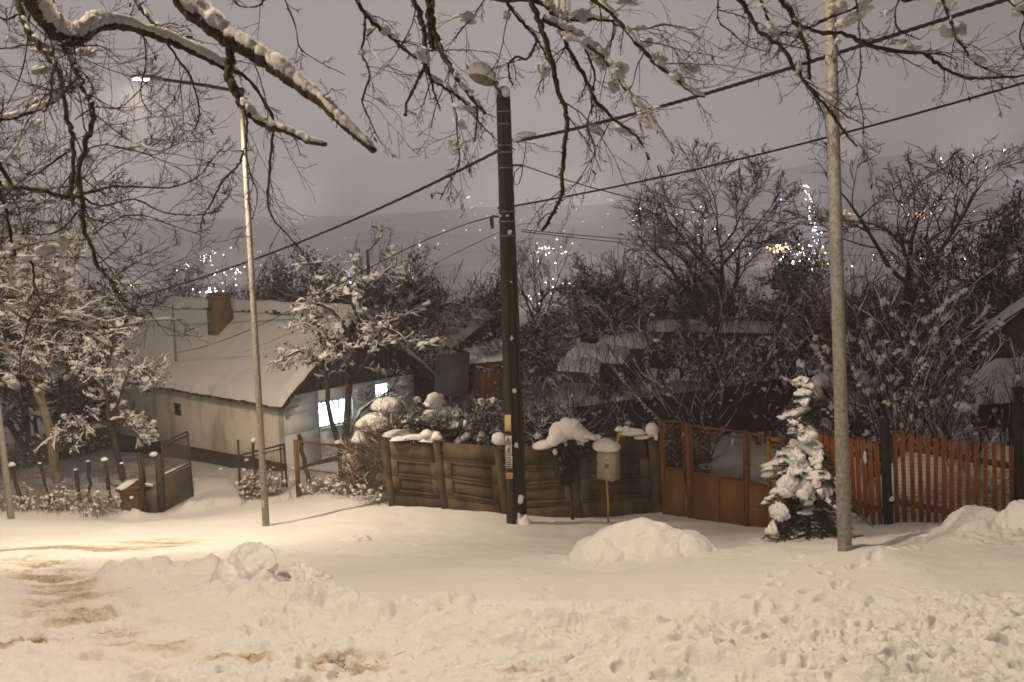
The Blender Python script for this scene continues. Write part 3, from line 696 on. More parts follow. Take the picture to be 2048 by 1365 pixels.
# chimney
cb = WP(442,660,Rf(0,0,.2),np.cross(U, Rf(0,1)-Rf(0,0)))
mb = MB(); w_ = .30
def ring4(c, w_, d_): return [c+U*w_*sx+V*d_*sy for sx, sy in ((-1,-1),(1,-1),(1,1),(-1,1))]
zt = W(442,585,cb[1])[2]; zb = cb[2]-.9; zm = cb[2]+(zt-cb[2])*.55
def frus(z0, w0, z1, w1):
    lo_ = ring4(np.array([cb[0],cb[1],z0]), w0, w0*1.05); hi_ = ring4(np.array([cb[0],cb[1],z1]), w1, w1*1.05); mb.box8(lo_[::-1]+hi_[::-1] if False else lo_+hi_)
frus(zb,.36,zm,.34); frus(zm,.31,zt-.25,.29); frus(zt-.25,.34,zt-.12,.34); frus(zt-.12,.28,zt,.27)
ch_ = mb.build('chimney', M['brick'], roof)
# service mast on the roof with its stay wire
mbm = WP(352,726,Rf(0,0,.2),np.cross(U, Rf(0,1)-Rf(0,0))); mt = W(345,610,mbm[1]-.2)
mb = MB(); mb.tube([mbm-(0,0,.4), mt], [.045,.035], 10)
mb.tube([mt+(mbm-mt)*.55, W(430,640,cb[1]-.3)], .015, 6)
mb.build('service_mast', M['galv'], roof, smooth=True)
mb = MB(); mb.beam(Hh(1.6,-.06,ZE-.16), Hh(2.2,-.16,ZE-.34), .03, .03); mb.build('bracket', M['roof_wood'], hs)

# ------------------------------------------------------------------ concrete panel fence
fence_base = W(1034,1045,21.3)
cf = empty('concrete_fence', fence_base, 'stained precast concrete panel fence with leaning posts behind the utility pole', 'fence')
posts = [((769,880),(786,1016),22.5,14),((873,884),(891,1024),22.0,14),((995,900),(1014,1045),21.3,15),((1141,880),(1160,1045),20.9,16),((1304,874),(1319,1026),20.9,30)]
for (tx,ty),(bx,by),Y,wpx in posts:
    mb = MB(); a = W(bx,by,Y); b_ = W(tx,ty,Y); w_ = wpx*Y/F
    mb.beam(a-(b_-a)*.25, b_, w_, .14, up=(0,1,0)); mb.beam(b_-(b_-a)*.01, b_+(0,0,.03), w_*.8, .11, up=(0,1,0)); mb.build('post', M['conc_post'], cf)
spans = [((779,884),(872,892),(792,1016),(884,1026),22.35,21.95),((884,885),(999,893),(897,1024),(1006,1046),21.85,21.2),((1008,896),(1140,884),(1024,1048),(1155,1044),21.2,20.8),((1156,868),(1296,883),(1166,1044),(1306,1026),20.75,20.75)]
for (tl,tr,bl,br,Ya,Yb) in spans:
    A = W(*bl,Ya+.08); B = W(*br,Yb+.08); Cc = W(*tr,Yb+.08); D = W(*tl,Ya+.08)
    A2 = D+(A-D)*1.0; B2 = Cc+(B-Cc)*1.0
    for k in range(5):
        f0, f1 = k/4, (k+1)/4; mb = MB()
        def Q(s, f): return (D+(A2-D)*f)*(1-s)+(Cc+(B2-Cc)*f)*s
        g0, g1 = f0+.006, f1-.004
        mb.slab(Q(0,g1), Q(1,g1), Q(1,g0), Q(0,g0), -.045)
        n_ = np.cross(Q(1,g1)-Q(0,g1), Q(0,g0)-Q(0,g1)); n_ /= np.linalg.norm(n_)
        def strip(s0, s1, e0, e1, th=.03):
            P4 = [Q(s0,e1)+n_*.0015, Q(s1,e1)+n_*.0015, Q(s1,e0)+n_*.0015, Q(s0,e0)+n_*.0015]; mb.slab(*P4, th)
        if k in (1, 2):
            strip(.0,.14,g0,g1); strip(.86,1,g0,g1); strip(.1405,.8595,g0,g0+.035); strip(.1405,.8595,g1-.035,g1)
        elif k == 0: strip(0,1,g1-.02,g1,.015); 
        else: strip(0,1,g0,g0+.02,.02)
        mb.build('panel', M['conc'], cf)
# snow on top of the fence
mb = MB(); sd_ = 100
def top_snow(px, py, w_, h_, Y, amp=.2, flat=.35, d_=.12):
    global sd_; sd_ += 1
    mb.blob(W(px,py,Y), (w_*Y/F, d_, h_*Y/F), amp, sd_, 4, flat)
for a in [(800,880,22,7,22.3),(830,877,22,9,22.2),(852,872,14,12,22.1),(862,882,24,7,22.1),(873,876,12,14,22.0),(998,880,16,14,21.3,.12,.8,.14),(1304,862,14,17,20.8,.08,.75,.14),(1312,878,4,9,20.7),(1267,868,26,10,20.8),(1240,860,10,8,20.8),(1253,864,12,12,20.8),(1285,876,16,6,20.8),(1022,893,9,5,21.1),(1020,1000,3,5,21.2)]: mb = MB(); top_snow(*a); mb.build('snow_cap', M['snow'], cf, smooth=True)

# ------------------------------------------------------------------ gas meter cabinet
gb = W(1218,960,20.3); gx = empty('gas_meter_cabinet', (gb[0], gb[1]+.1, gz(gb[0], gb[1])), 'beige metal gas meter cabinet under a snow cap, mounted on the concrete fence', 'meter cabinet')
fa = W(1193,903,20.45); fbp = W(1222,907,20.15)
dirx = (fbp-fa)*np.array([1,1,0]); wx = np.linalg.norm(dirx); dirx /= wx; diry = np.array([-dirx[1], dirx[0], 0]); zb_, zt_ = W(1197,957,20.45)[2], fa[2]
mb = MB(); o0 = fa*np.array([1,1,0]); wx = .42; dp = .27
B8 = lambda x0,x1,y0,y1,z0,z1: [o0+dirx*x0+diry*y0+(0,0,z0), o0+dirx*x1+diry*y0+(0,0,z0), o0+dirx*x1+diry*y1+(0,0,z0), o0+dirx*x0+diry*y1+(0,0,z0), o0+dirx*x0+diry*y0+(0,0,z1), o0+dirx*x1+diry*y0+(0,0,z1), o0+dirx*x1+diry*y1+(0,0,z1), o0+dirx*x0+diry*y1+(0,0,z1)]
mb.box8(B8(0,wx,0,dp,zb_,zt_)); mb.build('cabinet', M['box'], gx)
mb = MB(); mb.box8(B8(.012,wx-.012,-.012,-.002,zb_+.03,zt_-.015)); dr = mb.build('door', M['box'], gx)
mb = MB()
for k in range(3): mb.box8(B8(.24,.35,-.016,-.013,zb_+.27+k*.035,zb_+.287+k*.035))
mb.box8(B8(.035,.06,-.022,-.013,zb_+.30,zb_+.34)); mb.build('vent', M['dark'], dr)
mb = MB(); mb.box8(B8(.29,.375,-.016,-.013,zb_+.05,zb_+.13)); mb.build('label_plate', M['paper_y'], dr)
mb = MB(); mb.box8(B8(.26,.34,-.0155,-.0135,zb_+.42,zt_-.03)); mb.build('glass_strip', M['paper_w'], dr)
mb = MB(); c = o0+dirx*wx*.45+diry*dp*.4+(0,0,zt_+.09); mb.blob(c, (.33,.25,.19), .10, 41, 4, .55, R=np.array([dirx,diry,[0,0,1]]).T); mb.build('snow_cap', M['snow'], gx, smooth=True)
mb = MB(); mb.tube([W(1213,957,20.3), W(1216,1000,20.3), W(1217,1045,20.3)], .022, 10)
mb.tube([W(1237,900,20.4), W(1232,908,20.3), W(1234,890,20.4), W(1236,880,20.45), W(1238,870,20.5), W(1236,866,20.6)], .024, 10)
mb.build('gas_pipe', M['gas'], gx, smooth=True)

# ------------------------------------------------------------------ rusted sheet gate
def mesh_panel(mb, A, B, Cc, D, cell, r, kind='diamond'):
    """wire mesh in quad A(bottom left) B(bottom right) C(top right) D(top left)"""
    A, B, Cc, D = [np.asarray(x, float) for x in (A,B,Cc,D)]
    Lx = (np.linalg.norm(B-A)+np.linalg.norm(Cc-D))/2; Lz = (np.linalg.norm(D-A)+np.linalg.norm(Cc-B))/2
    Q = lambda s, t: (A*(1-s)+B*s)*(1-t)+(D*(1-s)+Cc*s)*t
    L = []
    if kind == 'diamond':
        n = int((Lx+Lz)/cell)
        for i in range(n+1):
            u = i*cell-Lz
            for sg in (0, 1):
                x0, z0, x1, z1 = u, 0, u+Lz, Lz
                if x0 < 0: z0 = -x0; x0 = 0
                if x1 > Lx: z1 = Lz-(x1-Lx); x1 = Lx
                if z1-z0 < .01: continue
                if sg: z0, z1 = Lz-z0, Lz-z1
                L.append((np.array([Q(x0/Lx, z0/Lz), Q(x1/Lx, z1/Lz)]), np.array([r, r])))
    else:
        for i in range(int(Lx/cell[0])+1): s = i*cell[0]/Lx; L.append((np.array([Q(s,0),Q(s,1)]), np.array([r,r])))
        for i in range(int(Lz/cell[1])+1): t = i*cell[1]/Lz; L.append((np.array([Q(0,t),Q(1,t)]), np.array([r,r])))
    mb.tubes(L, 3)
GY = lambda px: 20.7-(px-1325)*.0065
def G_(px, py): return W(px, py, GY(px))
rg = empty('rusted_gate', G_(1430,1042), 'rusty brown sheet metal gate with wire mesh top and house number plate', 'gate')
def prof(mb, px0, py0, px1, py1, w_=.05, d_=.05, off=0): mb.beam(G_(px0,py0)+(0,off,0), G_(px1,py1)+(0,off,0), w_, d_, up=(0,1,0))
for (tx,ty,bx,by,w_) in [(1322,839,1330,1060,.075),(1375,846,1383,1060,.13),(1492,862,1495,1075,.09)]:
    mb = MB(); prof(mb, tx,ty,bx,by, w_, .07, .02); mb.build('post', M['rust_dark'], rg)
leafs = [((1327,842),(1364,844),(1330,936),(1368,938),(1331,1050),(1375,1055),0),((1381,851),(1487,864),(1385,944),(1488,960),(1386,1060),(1489,1072),1),((1497,866),(1533,874),(1498,963),(1536,972),(1499,1075),(1538,1085),0)]
for tl,tr,ml,mr_,bl,br,mid in leafs:
    lf = empty('gate_leaf', (0,0,0)); lf.parent = rg; lf.location = Vector([0,0,0])
    mb = MB()
    for a, b_ in ((tl,tr),(tl,ml),(tr,mr_),(ml,mr_)): prof(mb, *a, *b_, .035, .035, -.03)
    it = lambda p, q2, f: (p[0]+(q2[0]-p[0])*f, p[1]+(q2[1]-p[1])*f)
    prof(mb, *it(tl,ml,.12), *it(tr,mr_,.12), .022,.022,-.03)
    if mid: prof(mb, *it(ml,mr_,.5), *it(bl,br,.5), .03,.03,-.045)
    fr_ = mb.build('frame', M['rust_dark'], lf)
    mb = MB(); mb.slab(G_(*bl), G_(*br), G_(*mr_), G_(*ml), .012); mb.build('sheet', M['rust'], lf)
    mb = MB(); mesh_panel(mb, G_(*ml), G_(*mr_), G_(*tr), G_(*tl), .052, .0036); mb.build('wire_mesh', M['wire_dark'], lf)
mb = MB(); c = G_(1367.5,868)+(0,-.03,0); mb.box(c, (.07,.01,.09)); pl = mb.build('house_number', M['paper_w'], rg)
mb = MB()
for dx0, dz0, dx1, dz1 in ((-.017,.03,.017,.03),(-.017,.03,-.017,.003),(-.017,.003,.017,.003),(.017,.003,.017,-.028),(-.017,-.028,.017,-.028)):
    mb.beam(c+(dx0,-.008,dz0), c+(dx1,-.008,dz1), .010, .004, up=(0,1,0))
mb.build('numeral', M['black'], pl)
mb = MB(); mb.box(G_(1466,866)+(0,-.05,0), (.075,.008,.03)); mb.box(G_(1468,885)+(0,.02,0), (.09,.008,.15)); mb.build('notice', M['paper_w'], rg)

# ochre wooden wicket door + dark corner post
wk = empty('wicket_door', W(1555,1050,19), 'ochre yellow wooden wicket door with wire grid at the end of the rusty gate', 'door')
wy = 19.2; mb = MB()
for a, b_ in (((1537,877),(1541,1060)),((1571,880),(1574,1060)),((1535,878),(1573,882)),((1540,968),(1572,970))): mb.beam(W(*a,wy), W(*b_,wy), .085 if a[1]<970 and b_[1]<970 else .075, .05, up=(0,1,0))
mb.build('frame', M['ochre'], wk)
mb = MB(); mesh_panel(mb, W(1541,968,wy), W(1571,968,wy), W(1569,885,wy), W(1541,885,wy), (.055,.08), .004, 'grid'); mb.build('wire_grid', M['wire_dark'], wk)
mb = MB(); mb.slab(W(1541,1060,wy), W(1572,1060,wy), W(1571,975,wy), W(1541,975,wy), .015); mb.build('panel', M['ochre'], wk)
mb = MB(); mb.beam(W(1536,955,wy-.06), W(1537,982,wy-.06), .018, .018, up=(0,1,0)); mb.build('handle', M['galv'], wk)
mb = MB(); a = W(1582,1075,18.6); mb.beam(a, W(1577,845,18.6), .13, .13, up=(0,1,0)); mb.beam(W(1577,846,18.6)-(0,0,.01), W(1577,843,18.6)+(0,0,.01), .15, .15, up=(0,1,0))
tag(mb.build('fence_post', M['post_dark']), 'black wooden post between the ochre door and the snowy spruce', 'post')

# ------------------------------------------------------------------ orange picket fence
pf = empty('picket_fence', W(1880,1047,17), 'orange picket fence with dark rails and black posts behind the thick lamp post', 'fence')
PY = 17.1
def picket(tx, ty, bx, by):
    mb = MB(); a = W(bx,by,PY); b_ = W(tx,ty+3,PY); a = a-(b_-a)*.12; w_ = .078
    mb.beam(a, b_, w_, .012, up=(0,1,0)); ax = (b_-a)/np.linalg.norm(b_-a)
    for s_ in (-1, 1): mb.beam(a+(s_*.026,-.0125,0), b_+(s_*.026,-.0125,.0)-ax*.0, .020, .012, up=(0,1,0))
    # rounded head
    n_ = 9; arc = [b_+np.array([w_/2*cos(t_), -.006, .032*sin(t_)]) for t_ in np.linspace(0, pi, n_)]
    arc2 = [p+np.array([0,.012,0]) for p in arc]; i0 = mb.n; mb.add(arc+arc2, [(i, i+1, n_+i+1, n_+i) for i in range(n_-1)])
    mb.t.append(np.array([(i0, i0+i, i0+i+1) for i in range(1, n_-1)])); mb.tm.append(np.zeros(n_-2, int))
    mb.build('picket', M['picket'], pf)
pk = [(1788.7,859),(1804.2,863),(1821.6,866),(1838.3,869),(1855.5,871),(1871.7,873.6),(1887.6,876),(1903.1,879),(1919.8,881),(1936.5,882.4),(1953.6,884),(1971,886),(1987.7,887),(2005,888.6),(2021.8,889)]
pb_ = [(1794.7,1041),(1810,1043),(1827,1045),(1843,1046),(1857,1047),(1872,1047),(1888,1047),(1903,1046),(1918,1046),(1935,1045),(1951,1045),(1970,1043),(1991,1040),(2007,1038),(2024,1035)]
for a, b_ in zip(pk, pb_): picket(*a, *b_)
for a, b_ in [((1640,868),(1646,1000)),((1652,869),(1658,1000)),((1665,871),(1671,1005)),((1678,873),(1684,1010)),((1702,875),(1708,1010)),((1713.7,876),(1719,1012)),((1725.6,877),(1732,1018)),((1739,879),(1746,1034)),((1752.5,882),(1760,1038))]: picket(*a, *b_)
mb = MB()
mb.beam(W(1778,889,PY+.05), W(2036,935,PY+.05), .05, .11, up=(0,0,1)); mb.beam(W(1778,1000,PY+.05), W(2036,1052,PY+.05), .05, .10, up=(0,0,1))
mb.beam(W(1634,895,PY+.05), W(1766,920,PY+.05), .05, .09, up=(0,0,1)); mb.beam(W(1634,985,PY+.05), W(1766,1022,PY+.05), .05, .09, up=(0,0,1))
mb.build('rail', M['rail'], pf)
for tx, ty, bx, by, w_ in [(1768,840,1779,1046,.13),(2037,778,2040,1045,.12)]:
    mb = MB(); mb.beam(W(bx,by,PY-.1)-(0,0,.3), W(tx,ty,PY-.1), w_, w_, up=(0,1,0)); mb.beam(W(tx,ty,PY-.1)-(0,0,.02), W(tx,ty-3,PY-.1), w_+.02, w_+.02, up=(0,1,0)); mb.build('post', M['post_dark'], pf)
mb = MB(); mb.blob(W(1783,998,PY-.15), (.05,.05,.045), .2, 9, 3); mb.blob(W(1730,915,PY-.05), (.03,.03,.11), .25, 10, 3); mb.build('clinging_snow', M['snow'], pf, smooth=True)
wf = MB(); mesh_panel(wf, W(1700,1030,17.9), W(2030,1050,17.9), W(2030,905,17.9), W(1700,890,17.9), (.12,.07), .003, 'grid')
tag(wf.build('wire_fence', M['wire_dark']), 'thin wire grid stretched behind the orange pickets', 'wire fence')

# ------------------------------------------------------------------ grey yard gate, wicket and bin
yg = empty('yard_gate', W(330,1022,27), 'grey sheet metal gate leaf swung open into the cottage yard', 'gate')
YG = lambda px: 27.0+(px-325)*.03
Y_ = lambda px, py: W(px, py, YG(px))
mb = MB()
for a, b_ in (((323,887),(374,864)),((324,893),(375,871)),((324,887),(331,1026)),((375,864),(386,995))): mb.beam(Y_(*a), Y_(*b_), .045, .045, up=(0,1,0))
mb.beam(Y_(329,950), Y_(376,929), .04, .05, up=(0,1,0)); mb.build('frame', M['gate_frame'], yg)
mb = MB(); mb.slab(Y_(331,1022), Y_(385,992), Y_(379,932), Y_(329,953), .015); mb.build('sheet', M['gate_grey'], yg)
mb = MB(); mesh_panel(mb, Y_(329,948), Y_(377,929), Y_(375,872), Y_(325,894), .05, .0045); mb.build('wire_mesh', M['wire'], yg)
mb = MB(); mb.beam(Y_(330,949)+(0,-.05,.03), Y_(374,928)+(0,-.05,.03), .05, .05, up=(0,1,0)); mb.build('snow_rim', M['snow'], yg)
wg = empty('wicket_gate', W(300,1027,27), 'narrow grey wicket with mesh window, between the open gate leaf and the bin', 'gate')
mb = MB()
for a, b_, w_ in (((278,906),(291,1030),.09),((316,908),(323,1032),.15)): mb.beam(W(*a,27), W(*b_,27), w_, .1, up=(0,1,0))
pst = mb.build('post', M['gate_frame'], wg)
mb = MB()
for a, b_ in (((284,909),(312,911)),((285,909),(291,970)),((311,911),(315,970)),((290,970),(316,972))): mb.beam(W(*a,26.97), W(*b_,26.97), .05, .05, up=(0,1,0))
mb.build('frame', M['gate_frame'], wg)
mb = MB(); mb.slab(W(291,1028,27), W(319,1030,27), W(316,975,27), W(290,973,27), .02); mb.build('sheet', M['gate_grey'], wg)
mb = MB(); mesh_panel(mb, W(291,970,27), W(315,970,27), W(311,912,27), W(285,910,27), .05, .004); mb.build('wire_mesh', M['wire'], wg)
mb = MB(); mb.blob(W(307,909,26.95), (.10,.08,.06), .2, 51, 3); mb.beam(W(291,968,26.9), W(306,971,26.9), .06, .07, up=(0,1,0)); mb.build('snow_rim', M['snow'], wg, smooth=True)
bb_ = W(267,1032,26.6); bn = empty('wheelie_bin', bb_, 'brown wheelie bin with snowy gaping lid beside the grey wicket', 'bin')
def rect_ring(c, w_, d_, z, k=6, rr=.08):
    pts = []
    for sx, sy, a0 in ((1,1,0),(-1,1,90),(-1,-1,180),(1,-1,270)):
        for j in range(k): an = radians(a0+90*j/(k-1)); pts.append(c+np.array([sx*(w_/2-rr)+rr*cos(an), sy*(d_/2-rr)+rr*sin(an), z]))
    return pts
def loft(mb, rings):
    n_ = len(rings[0]); mb.add(np.concatenate(rings), [(i*n_+j, i*n_+(j+1)%n_, (i+1)*n_+(j+1)%n_, (i+1)*n_+j) for i in range(len(rings)-1) for j in range(n_)])
    for e_ in (0, len(rings)-1):
        c = np.mean(rings[e_], axis=0); i0 = mb.n-n_*len(rings)-(1 if e_ else 0); k0 = mb.n
        mb.v.append(c.reshape(1,3)); mb.n += 1; mb.t.append(np.array([(i0+e_*n_+j, i0+e_*n_+(j+1)%n_, k0) for j in range(n_)])); mb.tm.append(np.zeros(n_, int))
mb = MB(); loft(mb, [rect_ring(bb_,.40,.42,-.1), rect_ring(bb_,.53,.54,.72), rect_ring(bb_,.60,.60,.725), rect_ring(bb_,.60,.60,.77)]); mb.build('body', M['bin'], bn, smooth=False)
mb = MB(); L0 = bb_+np.array([-.32,-.3,.80]); mb.box8([bb_+np.array(p) for p in [(-.33,-.32,.78),(.30,-.32,.80),(.30,.3,.80),(-.33,.3,.78),(-.33,-.32,.82),(.18,-.30,.90),(.20,.3,.92),(-.33,.3,.84)]]); lid = mb.build('lid', M['bin'], bn)
mb = MB(); mb.blob(bb_+np.array([-.07,-.02,.87]), (.30,.30,.10), .25, 61, 3, .5, R=[[.93,0,-.36],[0,1,0],[.36,0,.93]]); mb.build('snow_cap', M['snow'], lid, smooth=True)
mb = MB(); 
for s_ in (-1,1): mb.cyl(bb_+np.array([s_*.22,.22,.08]), bb_+np.array([s_*.28,.22,.08]), .1, .1, 14)
mb.build('wheel', M['black'], bn)

# ------------------------------------------------------------------ wire fences and posts left
def log_post(mb, top, base, r, seed):
    rs = np.random.default_rng(seed); n_ = 7; k = np.linspace(0,1,n_)[:,None]; P_ = base*(1-k)+top*k+rs.normal(0,.015,(n_,3)); mb.tube(P_, r*(1+.15*rs.normal(size=n_)), 8)
wl = empty('wire_fence', W(120,1016,27), 'sagging wire fence on crooked wooden posts among snowy weeds at left', 'wire fence')
lp = [((25,934),(46,1012),27.3),((81,930),(101,1012),27.2),((152,943),(161,1008),27.1),((177,926),(179,990),28.5),((210,923),(219,990),27),((-30,930),(-15,1010),27.3),((244,930),(250,1000),27.1)]
for i, (a, b_, Y) in enumerate(lp):
    mb = MB(); top = W(*a,Y); base = W(*b_,Y); log_post(mb, top, base-(top-base)*.3, .055, i); p_ = mb.build('post', M['bark_far'], wl, smooth=True)
    mb = MB(); mb.blob(top+(0,-.02,.05), (.10,.09,.08) if i in (0,4) else (.06,.06,.03), .2, 70+i, 3, .6); mb.build('snow_cap', M['snow'], p_, smooth=True)
mb = MB()
for f0 in (0,.33,.66,1):
    pts = [W(-60,940+f0*60,27.3), W(25,940+f0*55,27.2), W(81,936+f0*58,27.1), W(152,948+f0*45,27), W(210,932+f0*60,26.9), W(280,915+f0*90,26.9)]; mb.tube(pts, .006, 4)
mesh_panel(mb, W(-60,1012,27.3), W(280,1012,26.9), W(280,935,26.9), W(-60,945,27.3), (.13,.16), .0035, 'grid'); mb.build('wire', M['wire'], wl)
mb = MB(); mb.tube([W(12,962,30), W(60,955,30), W(110,938,30)], .02, 6); tag(mb.build('handrail', M['ochre'], smooth=True), 'thin ochre rail behind the left wire fence', 'rail')

mg = empty('old_gate', W(525,990,27.5), 'dark iron gate frame overgrown with weeds, behind the lit street lamp', 'gate')
mb = MB(); Yq = 27.6
for a, b_, w_ in (((476,880),(481,1005),.06),((480,911),(568,889),.05),((480,919),(566,897),.035),((568,889),(574,975),.05),((560,893),(566,975),.04),((484,998),(573,970),.04)): mb.beam(W(*a,Yq), W(*b_,Yq), w_, .04, up=(0,1,0))
mb.build('frame', M['steel_dark'], mg)
mb = MB(); log_post(mb, W(507,884,27.5), W(511,1005,27.5), .05, 5); pp = mb.build('post', M['bark_far'], mg); mb = MB(); mb.blob(W(507,881,27.5), (.07,.07,.08), .2, 88, 3); mb.build('snow_cap', M['snow'], pp, smooth=True)
mb = MB(); mesh_panel(mb, W(484,1000,Yq), W(573,975,Yq), W(568,895,Yq), W(480,917,Yq), (.10,.10), .004, 'grid'); mb.build('wire_mesh', M['wire_dark'], mg)
og = empty('wire_gate', W(640,990,26.5), 'wire gate with rusty orange post and bar in front of the lit windows', 'gate')
Yo = 26.3; mb = MB(); mb.beam(W(597,992,Yo)-(0,0,.2), W(591,880,Yo), .11, .09, up=(0,1,0)); mb.build('post', M['rust'], og)
mb = MB(); mb.beam(W(595,883,Yo), W(676,892,Yo), .045, .05, up=(0,1,0)); mb.beam(W(597,938,Yo), W(680,948,Yo), .03, .04, up=(0,1,0)); mb.build('bar', M['rust'], og)
mb = MB(); mesh_panel(mb, W(598,990,Yo), W(684,992,Yo), W(678,892,Yo), W(592,884,Yo), .06, .004); mesh_panel(mb, W(598,990,Yo-.02), W(684,992,Yo-.02), W(680,940,Yo-.02), W(595,938,Yo-.02), (.055,.6), .005, 'grid'); mb.build('wire_mesh', M['wire'], og)
mb = MB(); log_post(mb, W(677,888,Yo), W(685,1000,Yo), .075, 8); pp = mb.build('post', M['bark_far'], og); mb = MB(); mb.blob(W(677,885,Yo), (.10,.09,.06), .2, 89, 3); mb.build('snow_cap', M['snow'], pp, smooth=True)
mb = MB(); mesh_panel(mb, W(685,995,Yo), W(776,1010,22.8), W(770,884,22.8), W(680,890,Yo), .065, .004); cl_ = tag(mb.build('chain_link_fence', M['wire']), 'chain link fence joining the wire gate to the concrete fence', 'wire fence')
mb = MB(); log_post(mb, W(597,870,28), W(618,965,28), .07, 12); po = tag(mb.build('wooden_post', M['bark_far'], smooth=True), 'leaning wooden stake behind the rusty gate post', 'post')

# ------------------------------------------------------------------ sheds, slabs and garden roofs
def box_shed(name, label, cat, pl, pr, Y0, Y1, h_, depth, wallm, roof_over=.25, snow=.3, wall_h=None, slope=.25, group=None, planks=True):
    """pl, pr: photo pixels of the left and right ends of the roof's front edge (underside of snow)"""
    A = W(*pl, Y0); B = W(*pr, Y1); x = (B-A)*np.array([1,1,0]); L = np.linalg.norm(x); x /= L; y = np.array([-x[1], x[0], 0])
    if y[1] < 0: y = -y
    sh = empty(name, (A[0], A[1], A[2]-h_), label, cat, group)
    def Pp(s, d, z): return A+x*s*L+y*d+np.array([0,0,z+(B[2]-A[2])*s])
    mb = MB(); mb.box8([Pp(0,0,-h_),Pp(1,0,-h_),Pp(1,depth,-h_),Pp(0,depth,-h_),Pp(0,0,-.02),Pp(1,0,-.02),Pp(1,depth,depth*slope-.02),Pp(0,depth,depth*slope-.02)])
    if planks:
        n_ = int(L/.22)
        for i in range(n_+1): mb.beam(Pp(i/max(n_,1),-.012,-h_), Pp(i/max(n_,1),-.012,-.04), .03, .02, up=y)
    w = mb.build('wall', wallm, sh)
    o_v = roof_over; mb = MB(); e_ = o_v/L
    mb.box8([Pp(-e_,-o_v,-.0-o_v*slope),Pp(1+e_,-o_v,-.0-o_v*slope),Pp(1+e_,depth+o_v,(depth+o_v)*slope),Pp(-e_,depth+o_v,(depth+o_v)*slope)]+[Pp(-e_,-o_v,.07-o_v*slope),Pp(1+e_,-o_v,.07-o_v*slope),Pp(1+e_,depth+o_v,(depth+o_v)*slope+.07),Pp(-e_,depth+o_v,(depth+o_v)*slope+.07)])
    rf = mb.build('roof', M['dark'], sh)
    mb = MB(); na, nb = 60, 24; S, Dm = np.meshgrid(np.linspace(-e_*1.2,1+e_*1.2,na), np.linspace(-o_v*1.25,depth+o_v*1.2,nb), indexing='ij')
    ed = np.minimum(np.minimum(S-S.min(), S.max()-S)*L, np.minimum(Dm-Dm.min(), Dm.max()-Dm)); sdv = abs(hash(label)) % 97 if False else len(label)
    th = snow*np.sqrt(np.clip(ed/(snow*1.1), 0, 1))*(1+.16*fbm(S*L, Dm, .7, 3, sdv))
    P_ = A+x*(S*L)[...,None]+y*Dm[...,None]; P_[...,2] += (B[2]-A[2])*S+Dm*slope+.06+th-.10*(ed < .01)
    idx = np.arange(na*nb).reshape(na, nb); mb.add(P_.reshape(-1,3), np.stack([idx[:-1,:-1], idx[1:,:-1], idx[1:,1:], idx[:-1,1:]], -1).reshape(-1,4))
    mb.build('snow_cover', M['snow'], rf, smooth=True); return sh
box_shed('garden_shed', 'long dark shed with flat snowy roof behind the middle shrubs', 'shed', (1298,660), (1600,664), 46, 44, 1.8, 1.2, M['shed'], .25, .30, slope=.03)
box_shed('garden_shed', 'dark shed with rounded snow roof, below the long flat roof', 'shed', (1206,694), (1285,693), 42, 41.5, 1.4, 1.0, M['shed'], .25, .34, slope=.06)
box_shed('garden_shed', 'low hutch under a snow slab, left of the bare shrub', 'shed', (1148,716), (1232,722), 39, 38.5, 1.0, 1.2, M['shed'], .25, .3, slope=.12)
box_shed('woodpile_roof', 'narrow snow-topped board roof lowest in the middle garden', 'roof', (1124,738), (1188,742), 37, 36.8, .5, .9, M['shed'], .15, .2, slope=.1)
box_shed('garden_shed', 'small brown plank shed with snow roof left of the utility pole', 'shed', (945,722), (1010,716), 37, 37, 1.6, 1.2, M['redwall'], .2, .16, slope=.12)
mb = MB(); mb.slab(W(868,790,36), W(936,790,36), W(940,706,36), W(872,712,36), .05); mb.beam(W(868,712,35.9), W(940,706,35.9), .05, .05, up=(0,1,0)); tag(mb.build('sheet_panel', M['tarp']), 'tall grey metal sheet standing behind the snowy bush', 'panel')
box_shed('outbuilding', 'outbuilding with thick snow roof right behind the cottage gable', 'shed', (800,706), (872,712), 42, 41, 2.2, 3.5, M['dark'], .3, .45, slope=.35)
mb = MB(); mb.slab(W(1150,900,29), W(1660,860,27), W(1660,752,27), W(1150,822,29), .12); mb.beam(W(1148,821,28.95), W(1662,751,26.95), .16, .06, up=(0,1,0)); tag(mb.build('garden_wall', M['dark']), 'long black garden wall rising to the right behind the rusty gate', 'wall')
box_shed('low_shed', 'low shed with thick snow roof behind the right end of the picket fence', 'shed', (1945,802), (2110,792), 24, 23, 1.6, 2.2, M['dark'], .2, .45, slope=.12)
rhs = box_shed('brick_house', 'dark reddish gable house with snowy roof at the right edge', 'house', (1985,660), (2140,560), 32, 29, 3.6, 5, M['redwall'], .3, .4, slope=.2)
box_shed('wooden_shed', 'brown plank shed with snow roof behind the left garden trees', 'shed', (88,782), (250,775), 46, 47, 2.8, 1.5, M['shed'], .3, .2, slope=.1)

